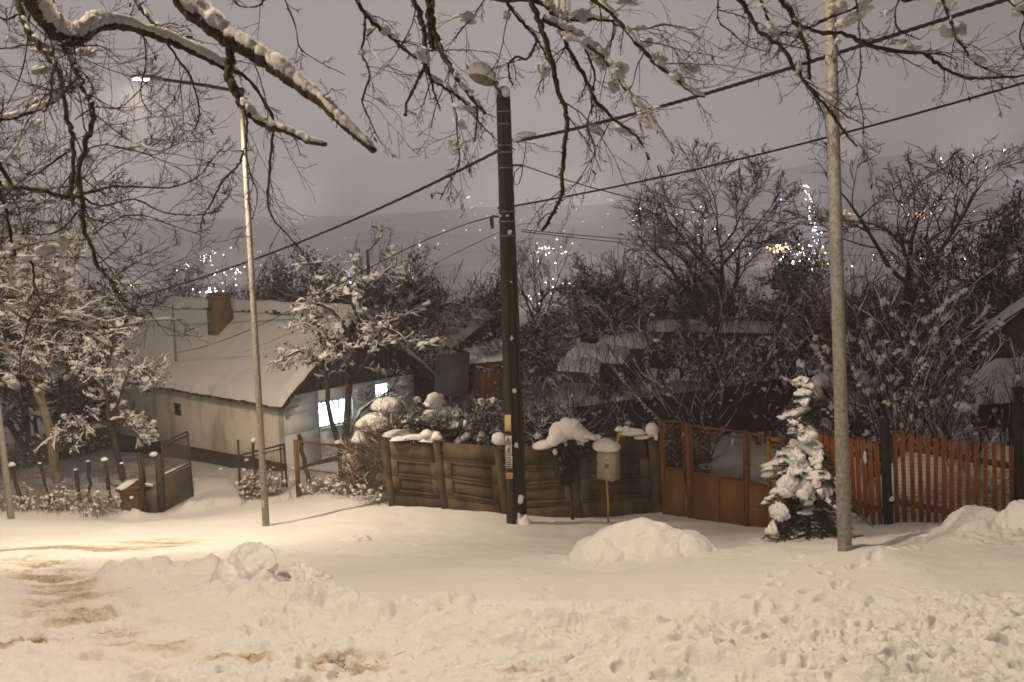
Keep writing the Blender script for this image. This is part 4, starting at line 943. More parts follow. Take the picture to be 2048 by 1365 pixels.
# ------------------------------------------------------------------ snow heaps
def heap(px, py, Y, rx, ry, rz, label, seed, amp=.12, extra=(), flat=.5, fr=1.0):
    c = W(px, py, Y); c[2] = gz(c[0], c[1]); mb = MB(); mb.blob(c+(0,0,-.02), (rx,ry,rz), amp, seed, 6, flat, fr=fr)
    for (dx, dy, dz, a, b2, c2, am) in extra: mb.blob(c+(dx,dy,dz), (a,b2,c2), am, seed+int(abs(dx)*100)+3, 5, .6, fr=fr)
    for ch in range(len(mb.v)):
        v = mb.v[ch]; n_ = fbm(v[:,0]+v[:,2], v[:,1]-v[:,2], 4, 5, seed)*.030-np.abs(fbm(v[:,0]-v[:,2]*1.3, v[:,1]+v[:,2], 7, 3, seed+9))*.022; mb.v[ch] = v+np.stack([n_*.6, -n_*.3, n_], 1)
    ho = mb.build('snow_heap', M['snow'], smooth=True); r2 = random.Random(seed); mb = MB()
    for i in range(34 if amp > .08 and Y < 15 else 0):
        a_ = r2.uniform(0, 6.28); q = c+np.array([cos(a_)*rx*r2.uniform(.9,1.5), sin(a_)*ry*r2.uniform(.9,1.5), 0]); q[2] = gz(q[0], q[1])+.03; s_ = r2.uniform(.015,.06)
        mb.blob(q, (s_*1.3,s_,s_*.8), .5, seed+i, 2, .8, fr=2.2)
    if mb.n: k_ = mb.build('snow_crumbs', M['snow'], ho, smooth=True); k_['kind'] = 'stuff'
    return tag(ho, label, 'snow heap', 'heaps of shovelled snow')
heap(1285,1135,13.2, .88,.55,.56, 'broad rounded snow heap in front of the concrete fence and rusty gate', 301, .10, [(-.62,-.1,.02,.42,.5,.40,.12),(.60,.05,.02,.40,.5,.40,.1),(-.95,-.45,-.02,.38,.35,.16,.3),(.1,-.35,-.1,1.1,.6,.25,.1)])
heap(1955,1092,13.6, .52,.45,.50, 'smooth domed snow heap before the orange picket fence', 311, .05, [(.55,-.3,.0,.6,.5,.33,.06),(-.35,-.35,-.08,.7,.5,.25,.08),(.35,-.12,.12,.28,.25,.26,.15)])
heap(500,1188,11.2, .30,.26,.50, 'tall broken snow boulder on the trodden open ground', 321, .16, [(-.12,-.06,.05,.27,.25,.30,.2),(.10,.0,.22,.22,.22,.24,.15),(.12,-.12,-.02,.25,.22,.18,.2)], fr=1.4)
heap(598,1170,11.6, .25,.2,.20, 'low stained snow lump beside the snow boulder', 331, .2, [(.13,.03,.0,.2,.17,.15,.2)], fr=1.4)
heap(2075,1040,13.3, .5,.4,.62, 'snow heap cut by the right edge of the view', 341, .1)
heap(710,1078,16.5, .42,.3,.16, 'faint low snow hump left of the utility pole', 351, .15)
heap(1850,985,19.5, .85,.7,1.0, 'big snow-buried heap seen through the orange pickets', 361, .08, [(.5,0,-.1,.5,.5,.7,.1),(-.5,0,-.1,.5,.5,.8,.1)])
heap(1985,985,20.0, .75,.6,.75, 'second snow-buried heap behind the pickets at right', 371, .10)
heap(1905,905,21.0, .75,.6,.75, 'rounded snow mound showing above the orange pickets', 381, .08)
heap(1700,905,21.0, .4,.4,1.0, 'snow mound behind the pickets beside the thick lamp post', 391, .1)
# ------------------------------------------------------------------ tree growing
def nrm(v):
    l = math.sqrt(v[0]*v[0]+v[1]*v[1]+v[2]*v[2])+1e-9; return (v[0]/l, v[1]/l, v[2]/l)
def rot_off(d, ang, rr, flat=1.0, az=None):
    """a direction at angle ang from d, at a random azimuth"""
    a = (0,0,1) if abs(d[2]) < .9 else (1,0,0)
    x = nrm((d[1]*a[2]-d[2]*a[1], d[2]*a[0]-d[0]*a[2], d[0]*a[1]-d[1]*a[0]))
    y = (d[1]*x[2]-d[2]*x[1], d[2]*x[0]-d[0]*x[2], d[0]*x[1]-d[1]*x[0])
    ph = rr.uniform(0, 2*pi) if az is None else az; c, s = cos(ph)*sin(ang), sin(ph)*sin(ang); k = cos(ang)
    return nrm((d[0]*k+x[0]*c+y[0]*s, d[1]*k+x[1]*c+y[1]*s, d[2]*k+x[2]*c+y[2]*s))
def grow(out, p, d, L, r, lv, S, rr):
    n = S['n'][lv]; seg = L/n; pts = [p]; rad = [r]; wig = S['wig'][lv]; tr = S['trop'][lv]; dirs = [d]
    tip = S.get('tip', .3)
    for i in range(n):
        d = nrm((d[0]+rr.gauss(0,wig), d[1]+rr.gauss(0,wig), d[2]+rr.gauss(0,wig)+tr))
        p = (p[0]+d[0]*seg, p[1]+d[1]*seg, p[2]+d[2]*seg); pts.append(p); dirs.append(d); rad.append(max(r*(1-(1-tip)*(i+1)/n), S['rmin']))
    out[lv].append((np.array(pts), np.array(rad)))
    if lv+1 < len(S['n']):
        k = S['kids'][lv]; k = k if isinstance(k, int) else rr.randint(*k)
        for j in range(k):
            t = S['from'][lv]+(1-S['from'][lv])*(j+rr.random())/k; f = t*n; i = min(int(f), n-1); f -= i
            q = tuple(pts[i][m]*(1-f)+pts[i+1][m]*f for m in range(3))
            nd = rot_off(dirs[i+1], radians(S['ang'][lv]+rr.uniform(-14,14)), rr)
            grow(out, q, nd, L*S['ratio'][lv]*(1.15-.5*t)*rr.uniform(.7,1.2), max(rad[i]*S['rr'][lv], S['rmin']), lv+1, S, rr)
def snow_lines(lines, rs_min, k, rr, slope=.8, jit=.25, prob=1.0, cut=None):
    res = []
    for pts, rad in lines:
        if rr.random() > prob: continue
        v = pts[-1]-pts[0]; L = np.linalg.norm(v)+1e-9
        if abs(v[2])/L > slope: continue
        rs = np.maximum(rad*k, rs_min)*(1+jit*np.array([rr.gauss(0,1) for _ in rad])); rs = np.maximum(rs, rs_min*.3)
        rs[-1] *= .3; rs[0] *= .6
        q = pts+np.stack([0*rs, 0*rs, rad*.5+rs*.65], 1); res.append((q, rs))
    return res
def make_tree(S, seed, H, stems=1, lean=0, spread=.15):
    rr = random.Random(seed); out = [[] for _ in S['n']]
    for s in range(stems):
        a = rr.uniform(0, 2*pi); tilt = spread*(rr.random()**.5 if stems > 1 else .3)
        d = nrm((cos(a)*tilt+lean, sin(a)*tilt, 1)); p = (cos(a)*.08*(stems>1)*rr.random()*3, sin(a)*.08*(stems>1)*rr.random()*3, -.15)
        grow(out, p, d, H*S['trunk']*(1 if stems==1 else rr.uniform(.6,1.05)), S['r0']*(1 if stems==1 else rr.uniform(.6,1)), 0, S, rr)
    return out, rr
def build_tree(name, out, rr, loc, S, label, cat='tree', group=None, snow=(.02,1.0), tufts=0, tuft_r=(.1,.3), leaves=0, leaf=.09, mats=('bark_far','twig_far'), snowm='snow', sn_lv=1, slope=.85, sprob=1.0, tseed=0, tsq=.6):
    t = empty(name, loc, label, cat, group)
    mb = MB(); mb.tubes(out[0], 8); 
    if len(out) > 1: mb.tubes(out[1], 5)
    mb.build('trunk', M[mats[0]], t, smooth=True, local=True)
    mb = MB()
    for l in out[2:]: mb.tubes(l, 3)
    tips = [l[0][-1] for lv in out[2:] for l in lv] or [l[0][-1] for l in out[1]]
    if leaves:
        q = rng.choice(len(tips), leaves); c = np.array(tips)[q]+rng.normal(0,.12,(leaves,3)); e = rng.normal(0,1,(leaves,3,3))*leaf
        mb.add((c[:,None,:]+e).reshape(-1,3), t=np.arange(leaves*3).reshape(-1,3))
    mb.build('crown', M[mats[1]], t, local=True)
    mb = MB()
    for i, l in enumerate(out):
        if i >= sn_lv: mb.tubes(snow_lines(l, snow[0]*(1 if i < 3 else .7), snow[1], rr, slope, prob=sprob), 5)
    if tufts:
        pts = [l[0] for lv in out[max(1,len(out)-3):max(2,len(out)-1)] for l in lv]; rr.shuffle(pts)
        for i in range(min(tufts, len(pts))):
            P2 = pts[i]; s = rr.uniform(*tuft_r); n2 = len(P2); k0 = rr.randrange(0, max(1, n2-3))
            vert = abs(P2[-1][2]-P2[0][2])/(np.linalg.norm(P2[-1]-P2[0])+1e-9) > .75
            if vert:
                q = P2[min(k0+1, n2-1)]
                for k in range(4): s1 = s*rr.uniform(.6,1.1); mb.blob(q+np.array([rr.gauss(0,.45)*s, rr.gauss(0,.3)*s, s*(.1+.35*k)*rr.uniform(.6,1.2)]), (s1*rr.uniform(.6,1.0), s1*.7, s1*rr.uniform(.6,1.1)), .5, tseed+i*7+k, 2, .7, fr=2.0)
                continue
            for k in range(k0, min(n2, k0+4)):
                for f in (0, .33, .66):
                    q = P2[k]*(1-f)+P2[min(k+1,n2-1)]*f; s1 = s*rr.uniform(.5,.9)
                    mb.blob(q+np.array([rr.gauss(0,.25)*s1, rr.gauss(0,.25)*s1, s1*.35*(tsq/.6)]), (s1*rr.uniform(.8,1.2), s1*rr.uniform(.6,.9), s1*rr.uniform(.5,.8)*tsq/.6), .42, tseed+i*7+k, 2, .5, fr=1.7)
    mb.build('snow', M[snowm], t, smooth=True, local=True)
    return t

SP_BARE = dict(n=(7,7,6,4,3), kids=((8,10),(8,10),(6,8),(4,5)), ang=(46,42,40,38), ratio=(.78,.58,.50,.5), wig=(.10,.15,.18,.20,.2), trop=(.02,.07,.06,.04,.02), rr=(.72,.58,.5,.6), rmin=.011, trunk=.62, r0=.24, tip=.12)
SP_BARE['from'] = (.35,.2,.15,.1)
SP_ORCH = dict(n=(6,7,6,4), kids=((6,8),(9,12),(7,10)), ang=(50,50,45), ratio=(.85,.5,.45), wig=(.12,.20,.22,.25), trop=(.0,.01,.0,-.02), rr=(.62,.5,.5), rmin=.010, trunk=.55, r0=.14)
SP_ORCH['from'] = (.4,.15,.1)
SP_BUSH = dict(n=(5,6,5,4), kids=((7,9),(8,11),(6,8)), ang=(48,45,45), ratio=(.7,.55,.5), wig=(.12,.16,.2,.22), trop=(.05,.05,.04,.02), rr=(.6,.5,.6), rmin=.012, trunk=.7, r0=.09)
SP_BUSH['from'] = (.15,.15,.1)
SP_SHOOT = dict(n=(7,6,4), kids=((6,9),(4,6)), ang=(24,28), ratio=(.55,.5), wig=(.07,.09,.12), trop=(.03,.06,.04), rr=(.55,.6), rmin=.009, trunk=.95, r0=.045)
SP_SHOOT['from'] = (.2,.2)
SP_HEDGE = dict(n=(4,4,3), kids=((7,10),(6,8)), ang=(50,50), ratio=(.6,.5), wig=(.2,.25,.25), trop=(.02,.0,.0), rr=(.6,.6), rmin=.006, trunk=.8, r0=.02)
SP_HEDGE['from'] = (.1,.1)

def place(proto, px, py, Y, h, H0, label, yaw=None, wide=1.0, group=None, first=[]):
    if id(proto) in first or proto.get('_used'): o = copy_tree(proto)
    else: o = proto; proto['_used'] = 1
    g = W(px, py, Y); s = h/H0
    o.location = Vector([float(g[0]), float(g[1]), gz(g[0], g[1])-.05]); o.scale = (s*wide, s*wide, s); o.rotation_euler = (0, 0, rnd.uniform(0, 6.28) if yaw is None else yaw)
    o['label'] = label
    if group: o['group'] = group
    return o
def height_for(px, ptop, Y):
    g = W(px, 700, Y); z = gz(g[0], g[1]); return W(px, ptop, Y)[2]-z
def meas(out):
    return max(float(l[0][:,2].max()) for lv in out for l in lv)

# --- garden trees built from a few growths, each copied with its own turn, size and place
G_B = 'bare trees and bushes behind the gardens'
protos = {}
def proto(key, name, S, seed, H, **kw):
    stems = kw.pop('stems', 1); spread = kw.pop('spread', .15)
    out, rr = make_tree(S, seed, H, stems, 0, spread); t = build_tree(name, out, rr, (0,0,0), S, None, **kw)
    protos[key] = (t, meas(out))
proto('bare1', 'bare_tree', SP_BARE, 5, 10, snow=(.018,.8), tufts=26, tuft_r=(.04,.10), sprob=.45, snowm='snow', cat='tree')
SP_BARE2 = dict(SP_BARE); SP_BARE2['kids'] = ((7,8),(6,8),(5,6),(3,4))
proto('bare2', 'bare_tree', SP_BARE2, 12, 10, snow=(.015,.7), tufts=8, tuft_r=(.04,.08), sprob=.3, cat='tree')
proto('bush1', 'snowy_bush', SP_BUSH, 21, 6, snow=(.022,1.1), tufts=110, tuft_r=(.06,.15), leaves=4000, leaf=.045, sprob=.35, stems=3, spread=.5, cat='bush', tseed=500)
proto('bush2', 'snowy_bush', SP_BUSH, 22, 6, snow=(.022,1.1), tufts=80, tuft_r=(.07,.19), leaves=5500, leaf=.045, sprob=.32, stems=4, spread=.6, cat='bush', tseed=900)
proto('bush3', 'snowy_bush', SP_BUSH, 23, 6, snow=(.016,.9), tufts=35, tuft_r=(.05,.13), leaves=3000, leaf=.04, stems=2, spread=.3, cat='bush', tseed=1300, sprob=.35)
proto('shoot1', 'bare_bush', SP_SHOOT, 31, 5, snow=(.014,1.0), tufts=14, tuft_r=(.04,.08), stems=14, spread=.32, cat='bush', sprob=.5, slope=.9)
def put(key, px, Y, ptop, label, **kw):
    t, H0 = protos[key]; h = height_for(px, ptop, Y)
    return place(t, px, 700, Y, h, H0, label, group=G_B, **kw)
for a in [
 ('bare1',1425,44,262,'tallest bare tree, snow on its boughs, left of the thick lamp post',None,1.05),
 ('bare2',1800,40,196,'tall spreading bare tree right of the thick lamp post',None,1.25),
 ('bush3',2010,34,345,'dark tree with snowy crown at the right edge',None,.75),
 ('bare2',1085,52,425,'slender bare tree just right of the utility pole',None,.75),
 ('bare2',1270,56,450,'slender bare tree midway between utility pole and tallest tree',None,.8),
 ('bush3',560,50,500,'dark bush showing above the cottage ridge, right of the lit lamp post',None,.9),
 ('shoot1',520,54,498,'upright bare shoots above the cottage ridge',None,1.2),
 ('bush3',655,46,478,'dark round-topped tree behind the apple tree',None,1.0),
 ('shoot1',755,48,455,'tall upright shoots right of the apple tree top',None,1.2),
 ('bush3',800,45,488,'dark tree with spiky top between apple tree and utility pole',None,.9),
 ('bush1',745,43,560,'snow-flecked bush behind the cottage gable peak',None,1.1),
 ('bush2',850,43,560,'broad dark bush above the snowy outbuilding roof',None,1.1),
 ('shoot1',900,50,512,'upright bare shoots left of the utility pole',None,1.4),
 ('bush1',930,42,590,'snow-tufted bush above the grey metal sheet',None,1.2),
 ('bush3',975,47,520,'dark tree touching the left side of the utility pole',None,.9),
 ('bush2',1060,45,590,'wide snow-tufted bush right of the utility pole',None,1.2),
 ('bush1',1120,42,640,'low snow-tufted bush above the narrow board roof',None,1.1),
 ('bush3',1180,48,500,'dark dense tree in the middle of the garden skyline',None,1.0),
 ('bush1',1215,46,560,'snowy bush above the rounded shed roof',None,1.1),
 ('shoot1',1240,54,470,'bare upright shoots left of the slender middle tree',None,1.3),
 ('bush2',1310,49,530,'dense dark bush above the long flat roof',None,1.1),
 ('bush3',1350,52,500,'dark tree left of the tallest bare tree',None,.9),
 ('bush2',1500,47,515,'round snow-covered bush right of the tallest tree trunk',None,.9),
 ('bush1',1570,45,560,'snow-laden bush left of the thick lamp post',None,1.1),
 ('bush3',1625,49,440,'dark leafy tree against the orange town glow',None,.75),
 ('bush2',1660,42,560,'big snowy bush behind the thick lamp post',None,1.2),
 ('shoot1',1700,46,480,'thicket of long bare shoots right of the thick lamp post',None,1.5),
 ('bush1',1760,40,560,'snow-tufted bush under the spreading bare tree',None,1.2),
 ('shoot1',1870,44,510,'thicket of bare shoots under the spreading tree, right side',None,1.5),
 ('bush2',1860,38,590,'wide snowy bush behind the many-stemmed shrub',None,1.3),
 ('bush1',1940,35,570,'snow-laden bush left of the reddish gable house',None,1.1),
 ('bush3',1925,41,545,'dark tree between the spreading tree and the right edge',None,1.0),
 ('bush2',2080,38,480,'dark bush cut by the right edge above the reddish house',None,1.1),
 ('bush1',1020,38,650,'snowy bush directly behind the utility pole',None,.9),
 ('bush2',1420,41,620,'broad snowy bush at the foot of the tallest tree',None,1.2),
 ('bush1',1520,38,650,'low snowy bush before the long flat roof end',None,1.2),
 ('shoot1',430,56,560,'thin bare bush just left of the chimney',None,1.2),
 ('bare2',375,60,470,'small pale bare tree left of the chimney',None,.8),
 ('bush3',620,52,520,'dark bush right of the lit lamp post, above the ridge',None,1.0),
 ('bush3',-60,48,330,'tall dark tree beyond the left edge',None,1.0),
 ('bush1',150,46,520,'snowy tree behind the left wooden shed',None,1.2),
 ('bush2',60,44,470,'large snow-laden tree at the far left of the garden',None,1.2),
 ('bush1',235,50,600,'snow-flecked bush left of the cottage roof',None,1.1),
]:
    put(a[0], a[1], a[2], a[3], a[4], yaw=None, wide=a[6])

# --- apple tree before the cottage front
out, rr = [[] for _ in range(4)], random.Random(77)
ay = 30.0; AB = W(690,935,ay); AB[2] = gz(AB[0], AB[1])
def A_(px, py, dy=0): return tuple(W(px, py, ay+dy)-AB)
limbs = [[(690,950,0),(688,880,0),(697,820,0),(694,770,0),(705,740,0),(712,700,0),(722,640,.5),(738,570,.5),(735,500,.3)],
 [(688,905,0),(672,870,0),(657,820,-.1),(655,775,-.1),(650,720,-.3),(640,660,-.6),(620,610,-.8)],
 [(692,880,0),(705,850,.3),(728,815,.6),(760,795,.8),(790,780,1.0)],
 [(700,765,0),(722,735,.2),(745,700,.6),(760,660,.8),(790,640,1.2),(815,630,1.5)],
 [(710,700,0),(690,655,-.3),(660,620,-.8),(610,600,-1.2),(585,610,-1.4)],
 [(655,750,-.1),(630,720,-.5),(595,700,-.9),(565,715,-1.2)],
 [(722,650,.3),(700,600,0),(670,560,-.3),(650,520,-.5)],[(738,580,.5),(770,545,.7),(790,520,1)],
 [(712,690,0),(740,660,-.5),(770,655,-.9),(800,670,-1.2),(830,700,-1.4)],[(690,700,-.4),(672,680,-1),(640,676,-1.5)],
 [(700,770,0),(690,745,-.6),(705,700,-1.1),(730,690,-1.5)]]
def resample(P, n):
    P = np.array(P, float); L = np.r_[0, np.cumsum(np.linalg.norm(np.diff(P, axis=0), axis=1))]; t = np.linspace(0, L[-1], n)
    return np.stack([np.interp(t, L, P[:,i]) for i in range(P.shape[1])], 1)
SA = dict(SP_ORCH); SA['n'] = (6,7,5,4)
for i, lm in enumerate(limbs):
    P_ = resample([A_(*p) for p in lm], 10); r0 = [.13,.095,.07,.085,.075,.055,.05,.04,.05,.04,.04][i]; P_[1:-1] += rng.normal(0,.02,(8,3))
    out[0].append((P_, np.linspace(r0, r0*.35, 10)))
    nk = [9,6,4,7,9,7,8,5,7,6,4][i]
    for j in range(nk):
        t_ = (.45 if i < 3 else .15)+(.85 if i >= 3 else .55)*(j+rr.random())/nk; f = min(t_*9, 8.99); k_ = int(f); q = P_[k_]+(P_[k_+1]-P_[k_])*(f-k_); d = nrm(tuple(P_[k_+1]-P_[k_]))
        nd = rot_off(d, radians(50+rr.uniform(-15,20)), rr)
        S_ = dict(n=(0,6,5,4), kids=(0,(8,11),(5,7)), ang=(0,48,45), ratio=(0,.5,.5), wig=(0,.2,.22,.25), trop=(0,.01,.01,.0), rr=(0,.5,.6), rmin=.007); S_['from'] = (0,.1,.1)
        grow(out, tuple(q), nd, rr.uniform(.5,1.0), .022, 1, S_, rr)
build_tree('apple_tree', out, rr, AB, SA, 'snow-laden forked tree standing before the lit cottage windows', 'tree', sprob=.6, snow=(.017,.8), tufts=70, tuft_r=(.05,.13), leaves=900, leaf=.04, mats=('bark','bark_far'), sn_lv=0, slope=.8, tseed=2000, tsq=.7)

# --- small snow-laden tree left of the cottage
ay = 30.0; AB = W(243,952,ay); AB[2] = gz(AB[0], AB[1]); out, rr = [[] for _ in range(4)], random.Random(78)
limbs = [[(246,960,0),(238,920,0),(228,880,0),(216,845,0),(214,800,0),(200,740,0),(190,690,0)],[(214,850,0),(230,820,.3),(250,770,.6),(262,725,.8)],[(216,848,0),(190,845,-.4),(150,860,-.8),(120,865,-1)],
 [(216,845,0),(240,835,.2),(262,855,.4),(285,885,.6)],[(210,780,0),(180,740,-.3),(160,740,-.5)],[(205,760,0),(225,700,0),(225,655,.2)],[(262,735,.8),(290,745,1),(312,765,1.2)]]
for i, lm in enumerate(limbs):
    P_ = resample([A_(*p) for p in lm], 10); r0 = [.11,.06,.05,.05,.05,.05,.04][i]; P_[1:-1] += rng.normal(0,.02,(8,3)); out[0].append((P_, np.linspace(r0, r0*.35, 10)))
    for j in range(9):
        t_ = (.5 if i == 0 else .2)+(.5 if i == 0 else .8)*(j+rr.random())/9; f = min(t_*9, 8.99); k_ = int(f); q = P_[k_]+(P_[k_+1]-P_[k_])*(f-k_); d = nrm(tuple(P_[k_+1]-P_[k_]))
        grow(out, tuple(q), rot_off(d, radians(55), rr), rr.uniform(.5,.9), .02, 1, S_, rr)
build_tree('fruit_tree', out, rr, AB, SA, 'small snow-laden tree at the left corner of the cottage', 'tree', sprob=.6, snow=(.022,.9), tufts=60, tuft_r=(.05,.13), leaves=500, leaf=.04, mats=('bark_far','bark_far'), sn_lv=0, tseed=3000, tsq=.7)

# --- pale trunk tree further left
ay = 31.0; AB = W(112,955,ay); AB[2] = gz(AB[0], AB[1]); out, rr = [[] for _ in range(4)], random.Random(79)
limbs = [[(116,965,0),(110,900,0),(95,850,0),(82,800,0),(75,740,0),(62,660,0),(70,580,0)],[(85,810,0),(60,760,-.3),(20,700,-.8),(-20,640,-1)],[(78,760,0),(110,700,.3),(150,640,.6),(190,590,.8)],[(70,700,0),(100,640,0),(130,560,.3),(140,480,.5)],[(66,640,0),(30,580,-.3),(0,500,-.6)],[(62,660,0),(50,560,0),(60,470,.2)]]
for i, lm in enumerate(limbs):
    P_ = resample([A_(*p) for p in lm], 10); r0 = [.17,.09,.09,.08,.07,.07][i]; P_[1:-1] += rng.normal(0,.03,(8,3)); out[0].append((P_, np.linspace(r0, r0*.4, 10)))
    for j in range(13):
        t_ = (.55 if i == 0 else .15)+(.45 if i == 0 else .85)*(j+rr.random())/13; f = min(t_*9, 8.99); k_ = int(f); q = P_[k_]+(P_[k_+1]-P_[k_])*(f-k_); d = nrm(tuple(P_[k_+1]-P_[k_]))
        grow(out, tuple(q), rot_off(d, radians(50), rr), rr.uniform(.8,1.6), .024, 1, S_, rr)
build_tree('garden_tree', out, rr, AB, SA, 'tree with a pale bent trunk and snowy crown behind the left wire fence', 'tree', sprob=.6, snow=(.022,.9), tufts=60, tuft_r=(.05,.13), leaves=300, leaf=.04, mats=('bark_pale','bark_far'), sn_lv=0, tseed=4000, tsq=.7)

# --- many-stemmed shrub behind the pickets, bare shrub behind the rusty gate
def shrub(px, py, Y, ptop, label, seed, stems, spread, tufts, tr_, S=SP_SHOOT, name='shrub', mats=('bark_far','twig_far'), snow=(.007,.9), leaves=0, sprob=.22, r0=.03, tsq=.9, slope=.93):
    g = W(px, py, Y); z = gz(g[0], g[1]); H = W(px, ptop, Y)[2]-z; S2 = dict(S); S2['r0'] = r0; S2['rmin'] = .005; tufts = int(tufts*.6); tr_ = (tr_[0]*.7, tr_[1]*.62)
    out, rr = make_tree(S2, seed, H, stems, 0, spread)
    return build_tree(name, out, rr, (g[0], g[1], z), S2, label, 'shrub', None, snow=snow, tufts=tufts, tuft_r=tr_, mats=mats, sprob=sprob, slope=slope, tseed=seed*50, leaves=leaves, leaf=.03, tsq=tsq)
shrub(1800,960,20.5,585,'many-stemmed bare shrub dotted with snow clumps behind the orange pickets', 91, 22, .55, 230, (.05,.14), sprob=.35)
shrub(1400,900,25,600,'wide bare shrub with snowy forks behind the rusty gate', 92, 14, .75, 70, (.03,.09))
shrub(1530,900,26,640,'bare shrub with snow clumps right of the rusty gate shrub', 93, 12, .6, 70, (.04,.10))
shrub(1270,900,27,690,'arching bare shrub above the snow-capped gas cabinet', 94, 9, .8, 40, (.03,.08))
shrub(1330,920,23,800,'low snow-clotted bush behind the gate mesh', 95, 16, 1.0, 50, (.05,.12), SP_BUSH, leaves=400)
shrub(1940,930,19.2,770,'bare rose-like shrub with a round snow ball behind the pickets at right', 96, 8, .6, 20, (.05,.13))
shrub(1660,930,22,745,'dark shrub under heavy snow left of the thick lamp post', 97, 10, .5, 30, (.15,.35), SP_BUSH, leaves=500, tsq=.8)
shrub(2010,900,21,700,'thin bare shrub before the low shed at the right edge', 98, 7, .5, 14, (.05,.1))
shrub(1090,930,24,770,'tangled bare shrub right of the utility pole behind the fence', 99, 18, .9, 60, (.05,.14), SP_BUSH, leaves=300)
shrub(960,930,25,770,'tangled snowy shrub left of the utility pole behind the fence', 100, 18, .9, 60, (.05,.16), SP_BUSH, leaves=500)
shrub(880,930,25,765,'snow-heaped bush behind the concrete fence', 101, 18, .8, 60, (.08,.26), SP_BUSH, leaves=500)
shrub(800,950,25.5,800,'low spreading bush buried in snow at the end of the concrete fence', 102, 22, 1.1, 90, (.08,.24), SP_BUSH, leaves=600, mats=('bark_far','weed'))
shrub(735,985,25.2,870,'twiggy hedge bush beside the first concrete post', 103, 26, .9, 26, (.03,.08), SP_HEDGE, mats=('bark_far','weed'))
shrub(1160,1000,26,690,'tall tangled bush right behind the snow-draped ivy', 104, 10, .5, 20, (.05,.1))
# big soft snow pillows on the bushes
mb = MB()
for px, py, w_, h_, Y, s_ in [(745,850,34,30,25.6,1),(775,815,30,24,25.8,2),(720,880,18,22,25.3,3),(870,805,24,20,25,4),(885,830,36,20,24.9,5),(860,845,22,26,24.8,6),(905,850,20,16,24.9,7),(800,870,30,12,24,8)]:
    mb.blob(W(px,py,Y), (w_*Y/F,.3,h_*Y/F*.8), .22, 600+s_, 4, .6)
mb.build('snow_pillow', M['snow'], bpy.data.objects.get('shrub.010') or bpy.data.objects['shrub'], smooth=True)
mb = MB()
for px, py, w_, h_, Y, s_ in [(1625,790,22,26,21.5,1),(1650,765,26,22,21.8,2),(1610,800,14,18,21.4,3),(1925,815,13,16,19,4)]:
    mb.blob(W(px,py,Y), (w_*Y/F,.25,h_*Y/F*.8), .15, 640+s_, 4, .7)
mb.build('snow_pillow', M['snow'], bpy.data.objects['shrub.006'], smooth=True)

# --- ivy clump hanging over the concrete fence under a thick drape of snow
IV = W(1130,960,20.7); iv = empty('ivy_clump', IV, 'dark ivy hanging over the concrete fence under a thick drape of snow', 'ivy')
mb = MB(); rr = random.Random(5)
for i in range(2600):
    t_ = rr.random(); px = 1128+rr.gauss(0, 14-6*t_)+(-6)*t_*0; py = 868+t_*95+abs(rr.gauss(0,4))
    if t_ > .45: px = 1134+rr.gauss(0,5)
    if t_ < .3: px = 1138+rr.gauss(0,26)
    c = W(px, py, 20.62+rr.uniform(-.12,.1)); e = rng.normal(0,.032,(3,3)); mb.add(c+e, t=[(0,1,2)])
mb.build('foliage', M['leaf'], iv)
mb = MB()
for i in range(26):
    a = (1125+rr.gauss(0,12), 895+rr.uniform(-10,20)); P_ = [W(a[0]+(rr.random()-.6)*10*k, a[1]+k*rr.uniform(6,14), 20.5+rr.uniform(-.05,.05)) for k in range(5)]; mb.tube(P_, .006, 4, cap=False)
mb.tube([W(1133,930,20.6),W(1139,960,20.6),W(1143,1000,20.6),W(1146,1046,20.6)], [.03,.035,.035,.04], 8)
mb.build('stem', M['bark'], iv)
mb = MB()
for px, py, w_, h_, s_, ang_ in [(1135,862,26,26,1,0),(1120,870,20,26,2,20),(1155,868,28,17,3,-25),(1178,872,22,8,4,-22),(1108,882,16,14,5,30),(1088,891,20,10,6,10),(1073,894,8,8,7,0),(1148,852,16,16,8,-10),(1165,884,6,12,9,0),(1156,886,4,10,10,0),(1131,888,4,12,11,0),(1110,905,5,9,12,0),(1126,936,6,9,13,30),(1120,918,3,8,14,20),(1195,875,9,5,15,-15)]:
    a_ = radians(ang_); R = np.array([[cos(a_),0,-sin(a_)],[0,1,0],[sin(a_),0,cos(a_)]]); mb.blob(W(px,py,20.55), (w_*20.5/F,.20 if w_ > 10 else .05,h_*20.5/F*.95), .14, 700+s_, 4, .75, R=R)
mb.build('snow_drape', M['snow'], iv, smooth=True)

